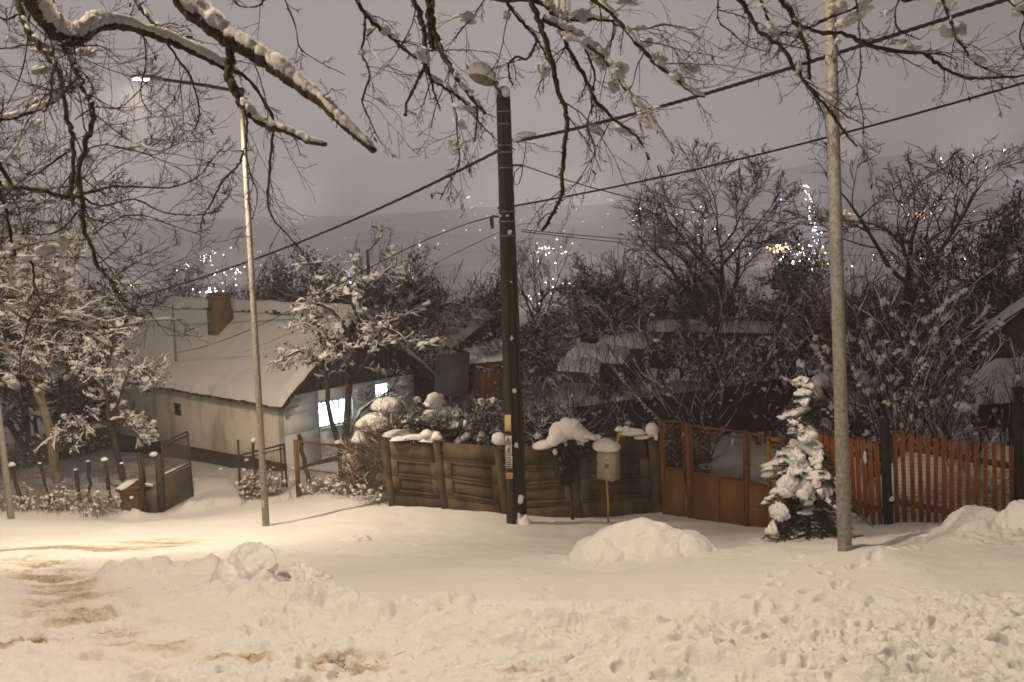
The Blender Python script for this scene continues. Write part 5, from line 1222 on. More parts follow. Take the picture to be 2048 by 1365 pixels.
# --- young spruce under heavy snow
SB = W(1618,1080,14.6); SB[2] = gz(SB[0], SB[1]); spc = empty('spruce', SB, 'young spruce bowed under heavy snow beside the thick lamp post', 'spruce')
SHt = W(1606,762,14.6)[2]-SB[2]; rr = random.Random(9)
trunk = [SB+np.array([-.10*t_, 0, SHt*t_]) for t_ in np.linspace(-.02, 1, 12)]
mb = MB(); mb.tube(trunk, np.linspace(.045,.006,12), 8); mb.build('trunk', M['bark'], spc, smooth=True)
nd = MB(); br = []; sn = MB(); C_, E_ = [], []
def wprof(h):   # half-width (m) of the tree against height fraction, from the photo
    return float(np.interp(h, [0,.1,.25,.45,.56,.62,.75,.86,.93,1], [.74,.72,.62,.46,.34,.24,.34,.16,.14,.02]))
sd_ = 0
for i in range(150):
    h = (i+.5)/150; h = h**1.05; a = i*2.399+rr.uniform(-.3,.3); L = wprof(h)*rr.choice((.45,.7,.9,1.05,1.3))*(1+.15*math.sin(a*2+h*9)); z0 = SHt*min(h+.05, .995); d = np.array([cos(a), sin(a), 0])
    n_ = 7; pts = []
    for k in range(n_): s = k/(n_-1); pts.append(SB+np.array([-.10*h,0,z0])+d*L*s+np.array([0,0, .05*s-.42*L*s*s-(.10*L if h<.6 else 0)*s]))
    pts = np.array(pts); pts[1:] += np.array([[rr.gauss(0,.012) for _ in range(3)] for _ in range(n_-1)]); br.append((pts, np.linspace(.010,.003,n_)))
    subs = [pts]
    for s in (.35,.5,.65,.8):
        for sg in (-1, 1):
            k = int(s*(n_-1)); q = pts[k]; sd = np.array([-d[1], d[0], 0])*sg*.8+d*.6; l2 = L*.38*(1.1-s*.6); P2 = np.array([q+sd*l2*u+np.array([0,0,-.12*l2*u*u]) for u in np.linspace(0,1,4)]); br.append((P2, np.linspace(.006,.002,4))); subs.append(P2)
    for P2 in subs:
        m_ = max(14, int(np.linalg.norm(P2[-1]-P2[0])*330)); t_ = rng.uniform(.1,1,m_)*(len(P2)-1); k = np.minimum(t_.astype(int), len(P2)-2); q = P2[k]+(P2[k+1]-P2[k])*(t_-k)[:,None]
        ax = (P2[-1]-P2[0]); ax /= np.linalg.norm(ax); o = rng.normal(0,1,(m_,3)); o /= np.linalg.norm(o,axis=1,keepdims=True); tip = q+o*.042+ax*.022; sdv = np.cross(o, ax)*.0055
        nd.add(np.stack([q-sdv, q+sdv, tip], 1).reshape(-1,3), t=np.arange(m_*3).reshape(-1,3))
    if rr.random() < (.22 if h < .28 else .40)*(1.3 if cos(a) < .2 else .5):
        s = rr.uniform(.5,.95); k = s*(n_-1); ki = min(int(k), n_-2); q = pts[ki]+(pts[ki+1]-pts[ki])*(k-ki); rr_ = (rr.choice((.05,.08,.11,.15))*(1.15 if h<.75 else .55)); yaw = a; R = np.array([[cos(yaw),-sin(yaw),0],[sin(yaw),cos(yaw),0],[0,0,1]])@np.array([[.93,0,.36],[0,1,0],[-.36,0,.93]])
        [sn.blob(pts[min(n_-1,max(0,ki+q_-1))]+np.array([rr.gauss(0,.015),rr.gauss(0,.015),rr_*.15]), (rr_*(1.25,1.0,.7)[q_],rr_*(.85,.75,.5)[q_],rr_*(.55,.5,.35)[q_]), .38, 800+i*3+q_, 3, .6, R=R, fr=1.7) for q_ in range(3)]
        for P2 in subs[1:]:
            if rr.random() < .7: sn.blob(P2[2]+(0,0,.015), (rr.uniform(.03,.07),rr.uniform(.025,.05),.028), .45, 1200+i, 2, .5)
for px, py, w_, h_, s_ in [(1612,876,20,14,1),(1594,915,16,18,2),(1632,925,14,28,3),(1575,975,24,28,4),(1612,985,20,34,5),(1650,985,16,20,6),(1560,1025,18,30,7),(1600,858,10,10,8),(1585,845,10,5,9),(1672,975,12,18,10),(1610,945,12,16,11),(1545,1060,14,18,12),(1645,950,14,18,13)]:
    sn.blob(W(px,py,14.3), (w_*.85*14.3/F,.12,h_*.85*14.3/F), .42, 850+s_, 4, .7, fr=1.7)
mb = MB(); mb.tubes(br, 4); mb.build('branch', M['bark'], spc); nd.build('needles', M['needle'], spc); sn.build('snow', M['snow'], spc, smooth=True)

# --- dry weeds along the fences (uncountable)
def weeds(pts, n, hmin, hmax, label, m_='weed', snow=True, thick=.005, name='dry_weeds', spread=.35):
    mb = MB(); L = []; sn = MB(); P_ = [W(*p) for p in pts]; r2 = random.Random(len(label))
    for i in range(n):
        f = r2.random()*(len(P_)-1); k = int(f); q = P_[k]+(P_[k+1]-P_[k])*(f-k)+np.array([r2.gauss(0,spread*.5), r2.gauss(0,spread), 0]); q[2] = gz(q[0], q[1])-.02; h = r2.uniform(hmin, hmax)
        d = np.array([r2.gauss(0,.22), r2.gauss(0,.22), 1]); bend = np.array([r2.gauss(0,.3), r2.gauss(0,.3), -.25])
        pt = np.array([q+d*h*s+bend*h*s*s for s in np.linspace(0,1,5)]); L.append((pt, np.linspace(thick, thick*.5, 5)))
        for c in range(r2.randint(0,3)):
            s = r2.randint(1,3); d2 = np.array([r2.gauss(0,.6), r2.gauss(0,.6), r2.uniform(.1,.7)]); L.append((np.array([pt[s]+d2*h*.3*u for u in np.linspace(0,1,3)]), np.full(3, thick*.6)))
        if snow and r2.random() < .55: s = r2.randint(1,4); sn.blob(pt[s], (r2.uniform(.02,.06), r2.uniform(.02,.05), r2.uniform(.015,.05)), .35, i % 40, 2)
    mb.tubes(L, 3); o = mb.build(name, M[m_]); tag(o, label, 'weeds', kind='stuff')
    if snow and sn.n: sn.build('snow', M['snow'], o, smooth=True)
weeds([(-60,1010,27),(60,1012,26.8),(150,1010,26.6),(240,1012,26.5)], 620, .3, .95, 'dry snowy weeds standing along the left wire fence')
weeds([(487,1000,27.3),(510,1000,27.3),(560,988,27.2)], 260, .5, 1.3, 'snow-flecked weeds climbing the old iron gate frame', spread=.15)
weeds([(600,990,26.4),(680,993,26),(700,1000,25.5),(770,1010,23)], 420, .25, .7, 'weeds pushing through the chain link fence')
weeds([(20,960,40),(120,900,42),(230,880,44)], 500, .5, 1.8, 'grey thicket of stalks at the back of the left garden', thick=.012, spread=1.0)
weeds([(1700,1020,18.5),(1800,1020,19),(2030,1020,18.6)], 200, .2, .8, 'bare stalks behind the orange pickets', m_='twig_far', spread=.5)
for i, (px, py, n) in enumerate([(228,1278,46),(480,1325,60),(700,1332,90),(335,1190,40),(400,1180,40),(205,1190,30),(1055,1355,20)]):
    c = hit(px, py); mb = MB(); L = []
    for j in range(n):
        q = c+np.array([rnd.gauss(0,.16), rnd.gauss(0,.10), -.03]); d = np.array([rnd.gauss(0,.8), rnd.gauss(0,.5), .6])*rnd.uniform(.03,.10); L.append((np.array([q, q+d*.6, q+d+(0,0,-.01)]), np.array([.003,.0025,.001])))
    mb.tubes(L, 3); tag(mb.build('grass_tuft', M['weed']), ['small brown grass tuft near the left edge of the trodden snow','brown grass tuft at the bottom left of centre','largest brown grass patch at the bottom, left of centre','thin grass streak left of the broken snow berm','thin grass streak below the left path bend','faint grass tuft on the left track','tiny grass tuft at the bottom centre'][i], 'grass', kind='stuff')
# ------------------------------------------------------------------ overhanging branches near the camera
def crom(P, n):
    P = np.array(P, float); P = np.vstack([2*P[0]-P[1], P, 2*P[-1]-P[-2]]); L = len(P)-3; out = []
    for t in np.linspace(0, L-1e-6, n):
        i = int(t); f = t-i; a, b, c, d = P[i:i+4]; out.append(.5*((2*b)+(-a+c)*f+(2*a-5*b+4*c-d)*f*f+(-a+3*b-3*c+d)*f**3))
    return np.array(out)
ST = dict(n=(0,9,6,4), kids=(0,(4,7),(1,3)), ang=(0,38,36), ratio=(0,.42,.5), wig=(0,.11,.12,.14), trop=(0,-.03,-.02,0), rr=(0,.65,.7), rmin=.0013); ST['from'] = (0,.15,.2)
SU = dict(ST); SU['trop'] = (0,.01,.01,0); SU['kids'] = (0,(6,9),(3,5))
TWD = .40
def overhang(name, label, limbs, crotch, base, seed, r_tr=.2, clumps=()):
    rr = random.Random(seed); base = np.array(base, float); base[2] = gz(base[0], base[1])-.2; crotch = np.array(crotch, float)
    t = empty(name, base+(0,0,.2), label, 'tree', 'trees overhanging the view')
    P_ = crom([base, base*.6+crotch*.4+(.1,.05,0), crotch, crotch+(0,.2,1.2)], 14); mb = MB(); mb.tube(P_, np.linspace(r_tr*1.25, r_tr*.7, 14), 16)
    mb.build('trunk', M['bark'], t, smooth=True)
    tw = [[] for _ in range(4)]; anchors = []
    for li in limbs:
        pts, wd, Y0, Y1, snow, dens, tl = li[:7]; up = li[7] if len(li) > 7 else False; root = li[8] if len(li) > 8 else True
        n = max(12, len(pts)*4); k = np.linspace(0, 1, len(pts)); P3 = [W(px, py, Y0+(Y1-Y0)*kk) for (px, py), kk in zip(pts, k)]
        C_ = crom(P3, n); f = np.linspace(0, 1, n); wv = np.interp(f, np.linspace(0,1,len(wd)), wd); Yv = C_[:,1]; R = wv*Yv/F/2
        C_[1:-1] += rng.normal(0,1,(n-2,3))*R[1:-1,None]*(.30 if wv.max() < 20 else .10)
        vis = len(C_)
        if root:   # carry the limb on, out of the frame, back to the crotch
            d0 = C_[0]-C_[2]; d0 /= np.linalg.norm(d0); ext = crom([crotch+(0,0,rr.uniform(-.4,1.0)), crotch*.55+C_[0]*.45+(0,0,.45), C_[0]+d0*.5, C_[0]], 14)[:-1]
            R = np.r_[np.linspace(max(R[0]*1.5,.03), R[0]*1.02, 13), R]; C_ = np.vstack([ext, C_])
        # knotty bark: radius jitter
        big = wv.max() > 9
        Cf = crom(C_, len(C_)*3) if big else C_; Rf_ = np.interp(np.linspace(0,1,len(Cf)), np.linspace(0,1,len(C_)), R)*(1+(.09 if big else .12)*rng.normal(size=len(Cf)))
        mb = MB(); mb.tubes([(Cf, Rf_)], 12 if big else 7, cap=True, jit=.05)
        for q in range(int(len(Cf)*.4)):   # short spurs and buds
            i = rr.randrange(1, len(Cf)-1); d = rot_off(nrm(tuple(Cf[i+1]-Cf[i-1])), radians(rr.uniform(55,90)), rr); l = rr.uniform(.004,.014)+Rf_[i]; e = Cf[i]+np.array(d)*l; mb.tubes([(np.array([Cf[i], Cf[i]*.4+e*.6, e]), np.array([.004,.0035,.001])*(1+Rf_[i]*25))], 4)
        anchors.append(C_[-vis:]); lo = mb.build('limb', M['bark_moss'] if big else M['bark'], t, smooth=True)
        if snow > 0:
            s0, s1 = (li[9] if len(li) > 9 else (0, 1)); m_ = 140 if big else 60; fv = np.linspace(0,1,m_); Cv = crom(C_[-vis:], m_); Rv = np.interp(fv, np.linspace(0,1,vis), R[-vis:])
            env = np.clip(np.minimum((fv-s0)/.03, (s1-fv)/.03), 0, 1)**.5
            nz = np.array([1+.16*math.sin(i*.13+seed)+.10*math.sin(i*.37+1)+.05*rr.gauss(0,1) for i in range(m_)]); gap = np.array([1 if (big or math.sin(i*.42+seed*1.7+len(pts))>-.55) else .05 for i in range(m_)])
            rs = np.maximum(Rv*.92,.010)*snow*nz*env*gap+1e-4
            Q = Cv+np.stack([0*rs, 0*rs, Rv*.55+rs*.62], 1); sm = MB(); sm.tubes([(Q, rs)], 18, cap=True, jit=.09)
            if big:   # crumbly bumps over the snow ridge
                for q in range(170):
                    i = rr.randrange(2, m_-2); 
                    if env[i] < .5: continue
                    a = rr.uniform(-1.3,1.3); r_ = rs[i]*rr.uniform(.15,.34); tg = Cv[i+1]-Cv[i-1]; tg /= np.linalg.norm(tg); sdv = np.cross(tg,(0,0,1)); sdv /= np.linalg.norm(sdv); u = np.cross(sdv, tg)
                    sm.blob(Q[i]+(sdv*math.sin(a)+u*math.cos(a))*rs[i]*.72, (r_,r_,r_), .3, q, 2)
            sm.build('snow', M['snow_branch'], lo, smooth=True)
        nt_ = int(dens*TWD)
        for j in range(nt_):
            f_ = .03+.97*(j+rr.random())/nt_; i = min(int(f_*(vis-1)), vis-2)+len(C_)-vis; q = C_[i]+(C_[i+1]-C_[i])*rr.random(); d = nrm(tuple(C_[i+1]-C_[i])); nd_ = rot_off(d, radians(rr.uniform(25,75)), rr)
            nd_ = nrm((nd_[0], nd_[1]*.5, nd_[2]+(rr.uniform(-.5,.25) if not up else rr.uniform(-.2,.5))))
            grow(tw, tuple(q), nd_, tl*rr.choice((.35,.5,.8,1.1,1.6))*rr.uniform(.8,1.2)*(1-.4*f_), max(min(R[i]*.40, .0045), .0022), 1, SU if up else ST, rr)
    tips = [l[0][-1] for l in tw[1]]
    mb = MB(); mb.tubes(tw[1], 5); mb.tubes(tw[2], 4); mb.tubes(tw[3], 3)
    for i in range(int(len(tips)*.10)):   # hanging catkins
        c = np.array(rr.choice(tips)); l = rr.uniform(.025,.045); dx = rr.gauss(0,.006); mb.tubes([(np.array([c, c+(dx,0,-l*.3), c+(dx*2,0,-l*.7), c+(dx*2.5,0,-l)]), np.array([.001,.005,.0055,.001]))], 6)
    mb.build('twigs', M['twig'], t)
    sm = MB()   # small snow along twigs, drops and clumps caught in forks
    L = []
    for P2, R2 in tw[1]:
        v = P2[-1]-P2[0]
        if abs(v[2])/(np.linalg.norm(v)+1e-9) < .7 and rr.random() < .30:
            k0 = rr.randrange(0, len(P2)-3); q = P2[k0:k0+4]; rs = np.array([.002,1,.8,.002])*rr.uniform(.006,.013); L.append((q+np.stack([0*rs,0*rs,rs*.8], 1), rs))
    sm.tubes(L, 7, jit=.12)
    AP = np.concatenate(anchors+[l[0] for l in tw[1]]+[l[0] for l in tw[2]]); qq = AP@RM; AX = 1024+F*qq[:,0]/-qq[:,2]; AY = 682.5-F*qq[:,1]/-qq[:,2]
    for (px, py, w_, h_, Y, ang_) in clumps:
        k_ = int(np.argmin((AX-px)**2+(AY-py)**2)); Y = float(AP[k_,1]); px, py = float(AX[k_]), float(AY[k_])-h_*.5
        a_ = radians(ang_); Rm = np.array([[cos(a_),0,-sin(a_)],[0,1,0],[sin(a_),0,cos(a_)]])
        for q in range(9):
            ox, oz = rr.gauss(0,.42)*w_, rr.gauss(0,.30)*h_; o = Rm@np.array([ox,0,oz])*Y/F; s = rr.uniform(.30,.65)
            sm.blob(W(px,py,Y)+o+(0,rr.gauss(0,.02),0), (w_*s*Y/F, .5*(w_+h_)/2*s*Y/F, h_*s*Y/F), .38, rr.randrange(9999), 3, .9, R=Rm, fr=1.6)
    if sm.n: sm.build('snow', M['snow_branch'], t, smooth=True)
    return t
LB = [
 ([(356,-12),(372,8),(393,31),(428,58),(455,79),(496,103),(541,130),(582,161),(616,186),(640,202),(660,222),(684,246),(718,277),(748,302)], (33,34,32,28,25,23,20,18,15,13), 5.6, 5.0, 1.15, 12, .35),
 ([(51,-8),(68,18),(86,38),(113,68),(137,80),(157,79),(178,65),(205,54),(239,52),(291,66),(342,84),(393,107),(445,134),(479,146)], (27,26,26,24,22,17,15,14,12,9), 5.2, 5.9, 1.55, 20, .40),
 ([(479,146),(506,171),(530,205),(547,240),(544,284),(540,342),(535,393),(544,434),(571,465),(600,500),(625,540)], (7,6,5.5,5,4,3,2), 5.9, 5.7, 0, 16, .40, False, False),
 ([(462,82),(458,113),(458,154),(472,185),(489,212),(513,240),(554,257),(588,270),(616,284),(652,289)], (19,18,18,16,13,11,9,8), 5.45, 5.2, 1.25, 8, .30, False, False, (.42,.99)),
 ([(127,79),(133,103),(147,130),(161,161),(178,192),(185,219),(181,260),(168,301),(159,342),(161,387),(164,428),(171,466),(185,499),(198,536),(215,552),(226,567),(237,587),(254,605)], (11,12,12,11,10,10,9,8,7,6,4), 5.3, 4.8, .55, 40, .50, True, False, (0,.35)),
 ([(34,-8),(44,31),(58,65),(79,92),(103,120),(118,147),(125,188),(135,233),(144,274),(147,325),(142,376),(147,410)], (13,13,11,10,9,8,7), 5.6, 5.2, .6, 34, .50, True, True, (.1,.5)),
 ([(-20,243),(0,240),(31,236),(68,222),(99,209),(120,195),(140,170)], (8,7,6,5,4), 5.5, 5.6, 1.5, 18, .40, True),
 ([(-25,366),(0,369),(44,376),(92,383),(137,397),(164,390),(212,376),(240,373),(298,375),(342,375),(393,356),(421,325),(443,298)], (10,9,8,6,4,3,2.4,2), 5.4, 5.9, .8, 40, .42, True, True, (0,.35)),
 ([(164,392),(185,407),(205,412),(239,404),(275,400),(330,426),(400,430),(440,420)], (4.5,4,3.5,3,2.5,2), 5.5, 5.8, 0, 20, .38, True, False),
 ([(487,301),(479,328),(458,349),(441,369),(424,404),(407,431),(400,458)], (4,4,3.5,3,2), 5.3, 5.2, 0, 12, .35, False, False),
 ([(487,212),(494,250),(492,300),(500,345),(515,390),(505,440)], (4,4,3,2.4,2), 5.3, 5.1, 0, 14, .32, False, False),
 ([(-2,385),(4,400),(15,433),(24,488),(31,510),(51,521),(66,530),(68,565),(79,598),(81,606),(59,637),(56,653),(40,720),(45,800)], (7,6,6,5,4,3.5,3,2), 5.0, 4.6, 0, 34, .45, True),
 ([(31,510),(0,516),(-30,518)], (6,5,5), 4.9, 5.0, 1.4, 6, .3, True, False),
 ([(-20,590),(0,604),(29,626),(55,640),(92,646),(123,642),(154,643),(191,656),(237,655),(300,642),(365,640)], (4.5,4,4,3.5,3,2.5,2), 5.0, 5.4, .7, 26, .40, True),
 ([(-20,755),(0,762),(40,758),(90,765),(150,800),(200,835),(240,850)], (3.5,3.2,3,2.5,1.8), 4.8, 5.1, 0, 12, .30, True),
 ([(-20,98),(20,96),(68,89),(154,92),(205,94),(240,120)], (3.5,3,3,2.5,2), 5.6, 5.8, 0, 16, .40, True),
 ([(267,-8),(284,20),(301,41),(325,58),(352,72),(385,75)], (8,8,7,6,5), 6.0, 5.9, .9, 10, .35),
 ([(335,89),(356,120),(376,144),(387,171),(397,205),(397,240),(383,270)], (5,4.5,4,3,2), 5.7, 5.6, 0, 22, .28, False, False),
 ([(287,70),(292,103),(291,137),(284,161),(282,192),(292,215),(312,235)], (3.5,3,2.5,2), 5.6, 5.5, 0, 12, .28, False, False),
 ([(106,-8),(106,60),(106,137),(99,205),(85,225)], (6,5,5,4), 5.8, 5.7, 0, 16, .40, True),
 ([(-20,20),(10,40),(35,30),(60,25),(95,30)], (4,4,3,2), 5.5, 5.7, 0, 14, .40, True),
 ([(60,25),(50,120),(20,200),(-10,240)], (4,3,2,2), 5.7, 5.7, 0, 16, .45, True, False),
 ([(140,300),(100,330),(60,350),(20,330),(-20,320)], (4,4,3,3), 5.5, 5.7, .7, 20, .45, True, False),
 ([(160,420),(120,460),(70,470),(20,450)], (4,3,2,2), 5.3, 5.5, 0, 20, .45, True, False),
 ([(150,240),(190,215),(240,215),(290,170),(330,130)], (3,2.6,2,1.6), 5.4, 5.8, 0, 14, .40, True, False),
 ([(170,300),(210,290),(260,300),(310,310),(350,290)], (3,2.6,2,1.6), 5.4, 5.8, 0, 18, .40, True, False),
 ([(185,470),(230,440),(280,430),(340,450),(400,470)], (3,2.6,2,1.6), 5.2, 5.8, 0, 16, .42, True, False),
]
overhang('overhanging_tree', 'snow-lined boughs and fine twigs hanging in from the upper left', LB, (-3.6,1.6,3.6), (-4.4,-1.2,0), 11, .24,
 clumps=[(177,108,13,12,5.5,0),(75,150,16,8,5.5,10),(140,182,14,12,5.4,0),(80,208,16,9,5.5,25),(66,255,9,8,5.5,0),(30,315,14,6,5.6,10),(95,300,20,5,5.5,20),(180,322,14,9,5.6,0),(134,305,9,7,5.5,0),(212,370,14,7,5.7,10),(100,408,14,7,5.5,0),(15,415,12,6,5.5,0),(95,505,26,16,5.0,5),(60,510,18,10,4.9,-10),(125,495,14,10,5.1,10),(20,500,12,8,5,0),(160,597,16,7,5,-15),(212,620,10,5,5.2,-10),(20,775,20,12,4.8,-10),(15,620,18,10,5.1,0),(30,80,10,8,5.7,0),(105,90,8,6,5.3,0),(185,445,9,7,5,0)])
MBR = [
 ([(709,-8),(732,31),(759,55),(787,79),(804,96),(835,118)], (7,8,8,7,5), 5.4, 5.7, 1.0, 14, .32),
 ([(730,34),(729,68),(724,106),(739,144),(732,178),(725,205),(739,239),(752,268),(766,290)], (5,4.5,4,3,2), 5.4, 5.3, 0, 18, .30, False, False),
 ([(822,-8),(838,27),(848,62),(852,103),(852,130),(835,164),(814,205),(811,233)], (11,11,10,9,7,5,4), 5.6, 5.5, .0, 12, .30),
 ([(858,-8),(862,34),(862,79),(868,100)], (18,17,13,9), 5.8, 5.8, .3, 5, .25),
 ([(866,55),(883,103),(903,137),(924,171),(951,205),(972,228)], (11,11,9,8,5), 5.8, 5.6, .75, 14, .30, False, False, (.45,.98)),
 ([(854,130),(862,158),(889,175),(913,192),(935,208),(954,220)], (8,7,6,5), 5.6, 5.7, 1.2, 12, .32, False, False),
 ([(859,150),(869,188),(881,222)], (6,4,3), 5.6, 5.6, 0, 5, .2, False, False),
 ([(954,217),(953,253),(948,284)], (5,4,3), 5.6, 5.6, 0, 6, .22, False, False),
 ([(900,185),(912,230),(915,280),(918,330),(895,370),(880,400)], (4,3,2.5,2), 5.7, 5.6, 0, 20, .32, False, False),
 ([(930,205),(950,235),(975,262),(1000,285),(1030,300)], (3.5,3,2.5,2), 5.7, 5.9, 0, 16, .32, False, False),
 ([(1057,-8),(1078,41),(1091,86),(1105,130),(1115,178),(1129,219),(1134,246),(1129,298),(1124,349),(1122,393),(1105,428),(1084,462)], (11,11,10,9,9,8,7,6), 5.6, 5.3, .0, 18, .34),
 ([(1006,-8),(1033,31),(1060,62),(1081,89),(1095,120)], (7,7,6,5), 5.8, 5.8, .8, 14, .34),
 ([(1085,38),(1129,58),(1163,79),(1197,103),(1225,137),(1245,171),(1276,209),(1310,253),(1348,308)], (11,11,10,9,7,6,4), 5.6, 5.4, 1.35, 24, .36, False, False),
 ([(1120,62),(1143,109),(1170,154),(1190,198),(1225,236),(1266,267),(1286,291),(1298,320)], (8,8,7,6,5,4), 5.6, 5.4, .5, 20, .34, False, False),
 ([(1178,-8),(1214,21),(1238,44),(1262,72),(1290,106),(1317,133),(1348,154),(1375,180),(1410,195)], (9,9,8,8,6,4), 5.5, 5.4, 1.2, 24, .36),
 ([(1121,-8),(1127,15),(1132,40),(1140,60)], (15,14,12,9), 5.7, 5.7, .8, 5, .25),
 ([(1090,10),(1110,30),(1130,50)], (10,10,9), 5.6, 5.6, 1.6, 3, .2),
 ([(1140,40),(1184,39),(1225,44),(1228,68),(1214,99),(1205,120)], (6,6,5,4,3), 5.7, 5.7, 1.0, 12, .32, False, False),
 ([(974,-8),(951,27),(924,58),(903,85)], (4,3,2.5,2), 5.9, 5.9, 0, 16, .28),
 ([(1076,79),(1057,116),(1035,115),(1019,127),(1018,154),(1026,172)], (5,5,4,3), 5.7, 5.8, 0, 14, .26, False, False),
 ([(1163,85),(1180,120),(1190,154),(1184,200),(1184,232)], (5,5,4,3), 5.6, 5.6, 0, 14, .28, False, False),
 ([(1228,50),(1280,60),(1330,50),(1380,60)], (4,3,3,2), 5.6, 5.6, .6, 22, .34, False, False),
 ([(1190,200),(1175,250),(1190,300),(1170,340),(1150,370)], (3,3,2,2), 5.5, 5.5, 0, 16, .28, False, False),
 ([(535,-8),(520,10),(495,15),(470,8)], (4,4,3,2), 5.8, 5.8, 0, 10, .25),
 ([(566,-8),(590,50),(600,95),(640,125),(690,150)], (3,2.5,2,1.6), 5.8, 5.8, 0, 12, .26),
]
overhang('overhanging_tree', 'knotty snow-clotted branches hanging down at the top centre around the old lamp', MBR, (.6,1.2,4.6), (1.6,-2.6,0), 12, .22,
 clumps=[(775,72,14,9,5.4,-30),(790,76,10,8,5.4,0),(735,65,9,8,5.4,0),(732,110,8,8,5.4,0),(845,122,12,14,5.7,20),(945,45,16,10,5.9,0),(925,185,14,7,5.7,-30),(935,225,18,8,5.7,-20),(925,250,14,9,5.7,-25),(905,295,12,8,5.6,20),(895,315,8,6,5.6,0),(1085,150,9,16,5.7,0),(1120,190,6,6,5.6,0),(1130,20,14,26,5.7,10),(1165,40,16,18,5.7,-30),(1140,75,22,12,5.6,-25),(1180,90,18,10,5.6,-25),(1200,130,12,20,5.6,35),(1240,150,16,16,5.5,0),(1225,180,12,12,5.5,0),(1265,215,10,18,5.5,30),(1240,265,18,10,5.5,-15),(1195,265,20,9,5.5,-15),(1300,250,18,14,5.5,-30),(1318,125,14,12,5.4,-20),(1350,165,18,12,5.4,0),(1250,10,22,9,5.5,-10),(1190,10,18,14,5.5,0),(1285,55,8,6,5.6,0),(990,3,12,7,5.8,0),(1010,30,8,10,5.8,0),(1205,218,14,9,5.5,0),(1290,90,10,8,5.5,-30)])
RB = [
 ([(1472,-8),(1495,24),(1512,55),(1536,75),(1567,99),(1587,133),(1615,171),(1649,209),(1676,246),(1694,270),(1714,294)], (9,9,9,8,8,7,6,5,4), 5.2, 5.0, .6, 26, .34, False, True, (.1,.6)),
 ([(1558,-8),(1584,31),(1598,65),(1615,103),(1618,137),(1620,160)], (10,10,8,7,5), 5.4, 5.3, .8, 14, .32, False, True, (0,.5)),
 ([(1594,51),(1639,65),(1690,70),(1735,89),(1793,103),(1851,109),(1882,133),(1930,156),(1981,156),(2032,154),(2060,145)], (8,8,8,7,6,5,4), 5.4, 5.2, .5, 34, .36, False, False, (.3,.85)),
 ([(1851,109),(1880,108),(1915,120)], (4,3,2), 5.3, 5.3, 0, 6, .25, False, False),
 ([(1710,-8),(1717,34),(1721,103),(1721,147),(1714,178),(1724,222),(1728,267)], (3.5,3,3,2.5,2), 5.0, 4.9, 0, 14, .26),
 ([(1880,-8),(1899,34),(1909,68),(1930,99),(1947,123),(1977,140),(2008,152)], (6,6,5,4,3), 5.3, 5.2, .6, 20, .32),
 ([(2008,-8),(2030,12),(2050,30),(2080,60)], (7,6,6,5), 5.3, 5.2, .8, 8, .3),
 ([(1520,-8),(1533,31),(1546,58),(1560,75)], (6,6,5,3), 5.5, 5.4, .5, 8, .28),
 ([(1437,-8),(1437,41),(1464,65),(1495,92),(1540,105)], (3,3,2.5,2), 5.5, 5.5, 0, 10, .28),
 ([(1437,20),(1475,30),(1530,50),(1580,55)], (2.5,2.5,2,2), 5.5, 5.4, 0, 12, .28, False, False),
 ([(1760,-10),(1700,20),(1640,45),(1600,60)], (7,6,5,3), 5.6, 5.5, 0, 22, .34),
 ([(1800,-8),(1790,30),(1800,60),(1840,80)], (4,3,3,2), 5.4, 5.4, 0, 16, .30),
 ([(1610,165),(1640,190),(1690,230),(1728,250)], (4,3,3,2), 5.1, 5.0, 0, 12, .26, False, False),
 ([(2060,20),(2040,70),(2050,110),(2035,120)], (4,3,3,2), 5.3, 5.3, 0, 10, .28),
]
overhang('overhanging_tree', 'bare dripping branches reaching in at the upper right across the thick lamp post', RB, (3.4,1.4,4.4), (4.6,-2.2,0), 13, .2,
 clumps=[(1745,15,30,10,5.6,35),(1715,38,26,10,5.6,20),(1705,48,20,10,5.6,0),(1675,12,16,10,5.6,0),(1545,72,26,10,5.2,-35),(1590,150,7,16,5.1,0),(1600,140,10,8,5.1,0),(1917,74,20,17,5.2,0),(1950,121,14,10,5.2,-15),(1795,88,18,8,5.4,0),(1830,100,18,6,5.4,0),(1685,92,7,12,5.4,-20),(1905,25,7,12,5.3,0),(1880,5,12,7,5.3,0),(2025,35,14,10,5.3,10),(1360,155,16,12,5.4,0),(1660,207,6,5,5.1,0),(1600,45,8,6,5.4,0)])

# ------------------------------------------------------------------ the lit town across the valley
cols = {'white': (.85,.95,1.0), 'warm': (1,.72,.38), 'orange': (1,.36,.08), 'cyan': (.3,1,.9), 'blue': (.22,.2,1.0), 'green': (.3,1,.5)}
TMAT = [emit('town_'+k, c, 60, False) for k, c in cols.items()]; CI = {k: i for i, k in enumerate(cols)}
OCT_V = np.array([(1,0,0),(-1,0,0),(0,1,0),(0,-1,0),(0,0,1),(0,0,-1)], float); OCT_F = [(0,2,4),(2,1,4),(1,3,4),(3,0,4),(2,0,5),(1,2,5),(3,1,5),(0,3,5)]
tl_ = MB(); rr = random.Random(31)
def lit(px, py, col, s=1.0):
    Y0 = 130; d = ray(px, py); Ys = np.linspace(120, 1000, 400); p = d[None,:]*(Ys/d[1])[:,None]; g = base_z(p[:,0], p[:,1]); k = p[:,2] < g+1.5
    Y = Ys[np.argmax(k)] if k.any() else 700; tl_.add(W(px,py,Y-2)+OCT_V*(.50*s*Y/F), t=OCT_F, m=CI[col])
def cluster(cx, cy_, sx, sy, n, cs, s=(.6,1.4), slope=0):
    for _ in range(n): x = rr.gauss(0, sx); lit(cx+x, cy_+slope*x+rr.gauss(0, sy), rr.choice(cs), rr.uniform(*s))
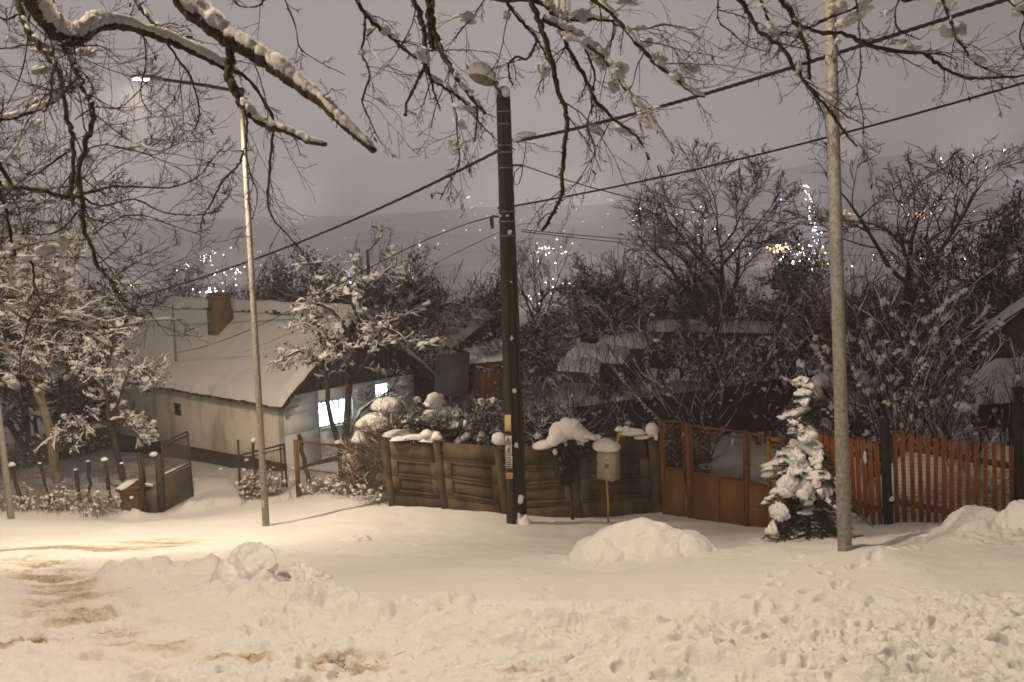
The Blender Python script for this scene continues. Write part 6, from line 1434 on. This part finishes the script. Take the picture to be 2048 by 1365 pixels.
cluster(400,520,26,5,26,['white','warm','white','cyan'],(.6,1.3),-.45); cluster(460,545,22,10,22,['white','warm'],(.5,1.6)); cluster(418,582,16,3,16,['white','warm','blue'],(1.2,2.6))
cluster(583,448,16,6,16,['orange','warm'],(.5,1.1)); cluster(700,395,50,25,8,['warm','white'],(.3,.6)); cluster(520,480,22,25,14,['warm','white'],(.4,.9))
cluster(190,590,34,8,18,['white','warm','orange','white'],(.8,1.8)); cluster(240,585,14,5,10,['white'],(1,1.8)); cluster(120,605,40,8,10,['orange','warm'],(.6,1.2))
cluster(960,440,60,22,34,['white','warm'],(.5,1.0)); cluster(1090,500,26,9,20,['warm','white','orange'],(.7,1.8)); cluster(1060,430,60,22,26,['white','warm','white'],(.5,1.1))
cluster(870,480,60,12,18,['warm','white'],(.4,.8)); cluster(700,545,6,14,9,['white','blue','orange'],(1.2,2.2)); cluster(1060,600,16,14,14,['white'],(.8,1.6)); cluster(1110,570,14,10,10,['warm','white'],(.6,1.2))
cluster(1270,420,50,20,26,['white','warm'],(.5,1.0)); cluster(1290,440,14,6,12,['warm','white'],(.8,1.5)); cluster(1370,430,30,22,20,['white','warm'],(.5,1.1)); cluster(1420,480,50,12,12,['white','warm'],(.5,1.0))
for k in range(46): f = k/45; lit(1612+f*26+rr.gauss(0,3+5*f), 372+f*120+rr.gauss(0,4), 'white', rr.uniform(.7,1.7))
cluster(1562,497,16,5,34,['orange','orange','warm'],(1.0,2.6)); cluster(1600,515,26,10,34,['white'],(.9,2.4)); cluster(1640,520,22,9,14,['white','orange'],(1,2))
for px, py in [(1558,394),(1562,399),(1565,402),(1568,400),(1560,402)]: lit(px, py, 'blue', 2.0)
cluster(1840,432,12,3,12,['orange'],(.8,1.6)); cluster(1702,427,8,3,6,['orange'],(.9,1.5)); cluster(1883,322,3,8,5,['white','warm'],(.9,1.6)); cluster(1850,400,60,20,16,['white','warm'],(.6,1.2)); cluster(1960,370,40,30,10,['white','warm'],(.6,1.2))
for px, py, s in [(2008,301,2.6),(2041,305,3.0),(2046,297,2.0),(1947,311,1.4),(1882,318,1.8),(1870,520,2),(1930,518,1.4),(1500,508,1.6)]: lit(px, py, 'white', s)
cluster(1750,520,120,12,20,['white','warm'],(.5,1.2)); cluster(60,850,6,4,4,['orange'],(.6,1)); cluster(820,540,40,10,12,['white','warm'],(.5,1)); cluster(640,500,40,14,12,['warm','white'],(.4,.8))
tw_ = tl_.build('town_lights', TMAT); tag(tw_, 'scattered lights of the town on the far hillside', 'town lights', kind='stuff')
def glow(px, py, Y, up, P, col, name='town_glow'):  # point light added over the town, without a modelled lamp
    ld = bpy.data.lights.new(name, 'POINT'); ld.energy = P; ld.color = col; ld.shadow_soft_size = 6; o = link(bpy.data.objects.new(name, ld)); c = W(px,py,Y); c[2] = gz(c[0],c[1])+up; o.location = Vector([float(v) for v in c])
for a in TOWN_GLOW: glow(*a)
rr = random.Random(88)
for i in range(36):   # added fill lights, no lamps modelled, that make the haze over the town shine
    Y = rr.uniform(210, 620); x = rr.uniform(-.62, .62)*Y; px, py = PX((x, Y, 0)); glow(px, py, Y, rr.uniform(24, 34), 1.55e4, (1,.90,.86), 'town_street_light')
for o in list(SC.objects):
    if '_used' in o: del o['_used']
